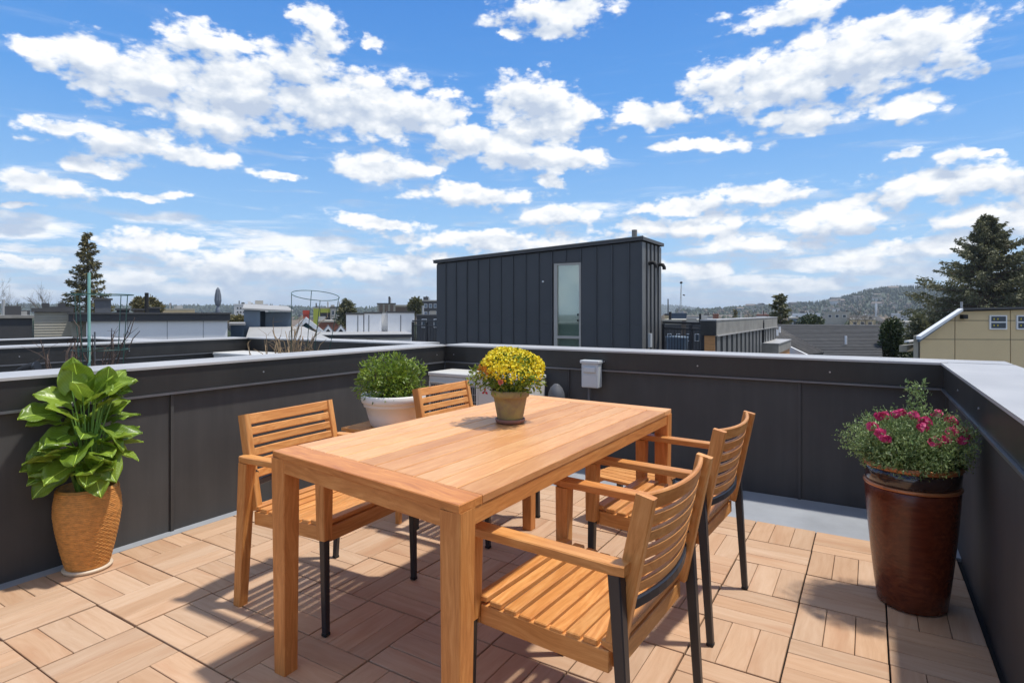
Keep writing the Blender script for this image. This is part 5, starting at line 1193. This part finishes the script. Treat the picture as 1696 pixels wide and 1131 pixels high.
conifer('second dark conifer at the right edge beside the huge one', 1745, 415, 550, 90, 66, 'conif', 18000, 18, 1.1, .9, leaf=.38, nl=160)
conifer('small ragged conifer above the brown-grey gable roof', 1291, 486, 540, 20, 45, 'conif', 2600, 12, .8, .65, leaf=.26, nl=46)
conifer('small dark cypress left of the white stepped block', 575, 496, 533, 21, 95, 'conif', 2200, 5, 1.0, .7, leaf=.55, nl=46)
broad('small round dark tree left of the grey apartment block', 688, 494, 524, 12, 80, 'conif', 1500, 6, leaf=.4)
broad('squat olive tree behind the tall vent pipe', 245, 487, 522, 22, 70, 'conifbrown', 2200, 7, leaf=.4)
broad('round dense green bush at the end of the shingled roof', 1478, 530, 610, 25, 27, 'bush', 7000, 9, name='bush', leaf=.13)
broad('dark green bush just below the tan rake board', 1519, 521, 600, 20, 42, 'conif', 3500, 19, name='bush', leaf=.24)
broad('dark green tree right of the blue-grey far building', 1342, 522, 548, 22, 90, 'bush', 2200, 10, leaf=.4)
broad('low ochre shrub tree beside the white apartment block', 393, 523, 540, 14, 60, 'conifbrown', 1200, 13, leaf=.3)
bare('pale leafless tree at the far left edge', 6, 459, 520, 26, 75, 4); bare('pale leafless tree left of the brown conifer', 82, 464, 520, 30, 80, 5)
bare('leafless brown tree beside the white hill pole', 1440, 510, 530, 16, 110, 6); bare('leafless tree on the skyline left of the small conifer', 1244, 512, 530, 10, 160, 7); bare('leafless tree above the concrete office block', 1418, 508, 530, 14, 130, 8)
conifer('thin broken tree trunk shape on the horizon near the ribbed block', 1218, 512, 530, 4, 90, 'conifbrown', 300, 33, 1, .4, leaf=.3, nl=14)

# ---------------------------------------------------------------- ground, hills, far town
g_ = 3000
tag(MB().box(-6000, 6000, -3000, 7000, -10.6, -10.05).build('ground', M['ground']), kind='structure')
def ridge(name, pts, d, depthk, m, seed):
    """hill as a mound: ridge line at distance d following pixel heights, sloping down towards us"""
    rg = np.random.default_rng(seed); xs_ = np.linspace(pts[0][0], pts[-1][0], 90); ys_ = np.interp(xs_, [p_[0] for p_ in pts], [p_[1] for p_ in pts]); V = []; nr_ = 9
    for x, y in zip(xs_, ys_):
        for k in range(nr_):
            u = k / (nr_ - 1); dd = d * (1 - depthk * u) if u > 0 else d
            zt = H + (HOR - y) / F * d; z = -10.3 + (zt + 10.3) * (math.cos(u * math.pi) * .5 + .5) + (rg.normal() * .012 * (zt + 10) if 0 < u < 1 else 0); l = (x - 848) / F * dd; V.append((cy_ * l - sy_ * dd, sy_ * l + cy_ * dd, z))
        dd = d * 1.25; l = (x - 848) / F * dd; V.append((cy_ * l - sy_ * dd, sy_ * l + cy_ * dd, -10.3))
    nr2 = nr_ + 1; Fc = []
    for i_ in range(len(xs_) - 1):
        for k in range(nr_ - 1): Fc.append((i_ * nr2 + k, (i_ + 1) * nr2 + k, (i_ + 1) * nr2 + k + 1, i_ * nr2 + k + 1))
        Fc.append((i_ * nr2 + nr_, (i_ + 1) * nr2 + nr_, (i_ + 1) * nr2, i_ * nr2))
    o = npmesh(name, np.array(V), np.array(Fc), M[m], smooth=True); tag(o, kind='structure'); return np.array(V).reshape(len(xs_), nr2, 3)
RH = ridge('hill', [(1120, 517), (1200, 514), (1280, 509), (1345, 505), (1390, 498), (1430, 487), (1465, 481), (1520, 480), (1560, 482), (1640, 490), (1760, 505), (1900, 516)], 1250, .42, 'hill', 3)
LH = ridge('hill', [(-300, 512), (-100, 508), (0, 509), (120, 510), (260, 511), (420, 511), (560, 514), (720, 514), (900, 515.5)], 1500, .3, 'hill', 4)
FH = ridge('hill', [(1000, 518), (1060, 511), (1100, 508.5), (1130, 510), (1165, 516), (1200, 517.5)], 3500, .2, 'hill', 5)
def forest(name, label, pos, hts, m, seed, cone=True, nleaf=0):
    """many little trees in one mass, each a lumpy closed crown"""
    rg = np.random.default_rng(seed); n = len(pos)
    prof = ((0, .95), (.30, .62), (.62, .40), (1.0, .0)) if cone else ((0, .45), (.30, 1.0), (.68, .85), (1.0, .0)); K = 6; V = []
    for (u, w_) in prof:
        for k in range(K):
            a_ = 2 * math.pi * k / K + rg.uniform(-.35, .35, n); r_ = hts * (.20 if cone else .40) * w_ * rg.uniform(.6, 1.35, n)
            V.append(np.stack([pos[:, 0] + r_ * np.cos(a_), pos[:, 1] + r_ * np.sin(a_), pos[:, 2] + hts * (u + (rg.uniform(-.08, .08, n) if 0 < u < 1 else 0))], -1))
    V = np.stack(V, 1).reshape(-1, 3); q = []
    for r_ in range(3):
        for k in range(K): q.append((r_ * K + k, r_ * K + (k + 1) % K, (r_ + 1) * K + (k + 1) % K, (r_ + 1) * K + k))
    Fc = (np.arange(n)[:, None, None] * (4 * K) + np.array(q)[None]).reshape(-1, 4)
    o = npmesh(name, V, Fc, M[m]); tag(o, label, 'trees', kind='stuff'); return o
def on_grid(G, n, seed, u0=0, u1=8, rows=9):
    rg = np.random.default_rng(seed); i_ = rg.uniform(0, G.shape[0] - 1.001, n); k = rg.uniform(u0, u1 - .001, n); a = i_.astype(int); b = k.astype(int); f_ = (i_ - a)[:, None]; h_ = (k - b)[:, None]
    return (G[a, b] * (1 - f_) + G[a + 1, b] * f_) * (1 - h_) + (G[a, b + 1] * (1 - f_) + G[a + 1, b + 1] * f_) * h_
rg = np.random.default_rng(1)
p = on_grid(RH, 2600, 1); forest('wooded_hillside', 'conifers covering the hill at right', p, rg.uniform(6, 15, len(p)), 'farleaf', 2)
p = on_grid(RH, 1500, 5); forest('wooded_hillside', 'round-crowned woods on the hill at right', p, rg.uniform(5, 10, len(p)), 'farleaf', 3, cone=False)
p = on_grid(RH, 700, 6, 3, 8); forest('wooded_hillside', 'bare brownish woods low on the right hill', p, rg.uniform(5, 9, len(p)), 'fartwig', 3, cone=False)
p = on_grid(LH, 2400, 2, 0, 5); forest('wooded_ridge', 'woods along the distant ridge at left', p, rg.uniform(5, 12, len(p)), 'farleaf', 4, cone=False)
p = on_grid(LH, 700, 9, 0, 4); forest('wooded_ridge', 'scattered conifers on the distant left ridge', p, rg.uniform(8, 15, len(p)), 'farleaf', 5)
p = on_grid(FH, 1500, 8); forest('wooded_hill_far', 'faint woods on the farthest hill', p, rg.uniform(10, 20, len(p)), 'farleaf', 6, cone=False, nleaf=14)
# trees through the far town
n = 1500; dd = rg.uniform(170, 900, n); aa = rg.uniform(-.80, .80, n); l = np.tan(aa) * dd; p = np.stack([cy_ * l - sy_ * dd, sy_ * l + cy_ * dd, np.full(n, -10.0)], 1)
forest('town_trees', 'mixed trees between the far houses', p, rg.uniform(5, 9.5, n) , 'farleaf', 7, cone=False, nleaf=34)
n = 500; dd = rg.uniform(200, 900, n); aa = rg.uniform(-.80, .80, n); l = np.tan(aa) * dd; p = np.stack([cy_ * l - sy_ * dd, sy_ * l + cy_ * dd, np.full(n, -10.0)], 1)
forest('town_trees', 'bare winter trees between the far houses', p, rg.uniform(6, 10.5, n), 'fartwig', 8, cone=False, nleaf=34)
# far low houses, one thing each
hm = []
for nm, m_ in (('a', 'offwhite'), ('b', 'beige'), ('c', 'bluegrey'), ('d', 'concrete'), ('e', 'brown')):
    hm.append((MB().box(-6, 6, -4, 4, 0, 5.2), M[m_]))
rr = random.Random(12); wallmesh = []
for b, m_ in hm: o = b.build('wall', m_); wallmesh.append(o.data); bpy.data.objects.remove(o)
b = MB(); b.convex([Vector(v_) for v_ in ((-6.5, -4.6, 5.2), (6.5, -4.6, 5.2), (6.5, 4.6, 5.2), (-6.5, 4.6, 5.2), (-6.5, 0, 7.4), (6.5, 0, 7.4))], [(0, 1, 2, 3), (0, 1, 5, 4), (2, 3, 4, 5), (0, 3, 4), (1, 2, 5)])
roofmeshes = []
for m_ in ('shingle', 'roofgrey', 'brown'): o = b.build('roof', M[m_]); roofmeshes.append(o.data); bpy.data.objects.remove(o)
for k in range(130):
    d_ = rr.uniform(190, 950) if k < 105 else rr.uniform(900, 1100); a_ = rr.uniform(-.80, .80); l_ = math.tan(a_) * d_; zz = -10
    if k >= 105: q_ = RH[rr.randrange(10, 70), rr.randrange(2, 6)]; x_, y_, zz = q_[0], q_[1], q_[2] + 1
    else: x_, y_ = cy_ * l_ - sy_ * d_, sy_ * l_ + cy_ * d_
    s_ = rr.uniform(.9, 1.35)
    if k < 105: t = thing('far_house', 'small pitched-roof house far off in the town', 'house', (x_, y_, zz), rr.uniform(0, 3.14), 'pitched-roof houses far off in the town')
    else: t = thing('hill_house', 'small house among the trees on the hill', 'house', (x_, y_, zz), rr.uniform(0, 3.14), 'houses on the wooded hill')
    t.scale = (s_, s_, s_ * rr.uniform(.9, 1.15)); link('wall', rr.choice(wallmesh), t); link('roof', rr.choice(roofmeshes), t)
# clearing on the hill
q_ = RH[36, 3]
# ---------------------------------------------------------------- haze
HZ = True
if HZ:
    mz = bpy.data.materials.new('haze_air'); mz.use_nodes = True; hz = NT(mz.node_tree); hz.n.clear(); oo = hz.new('ShaderNodeOutputMaterial')
    pv = hz.new('ShaderNodeVolumePrincipled', {'Color': (.80, .90, 1, 1), 'Density': .00020, 'Anisotropy': .0}); hz.l.new(pv.outputs[0], oo.inputs['Volume'])
    o = MB().box(-6200, 6200, -3200, 7200, -12, 110).build('haze', mz); tag(o, kind='stuff')
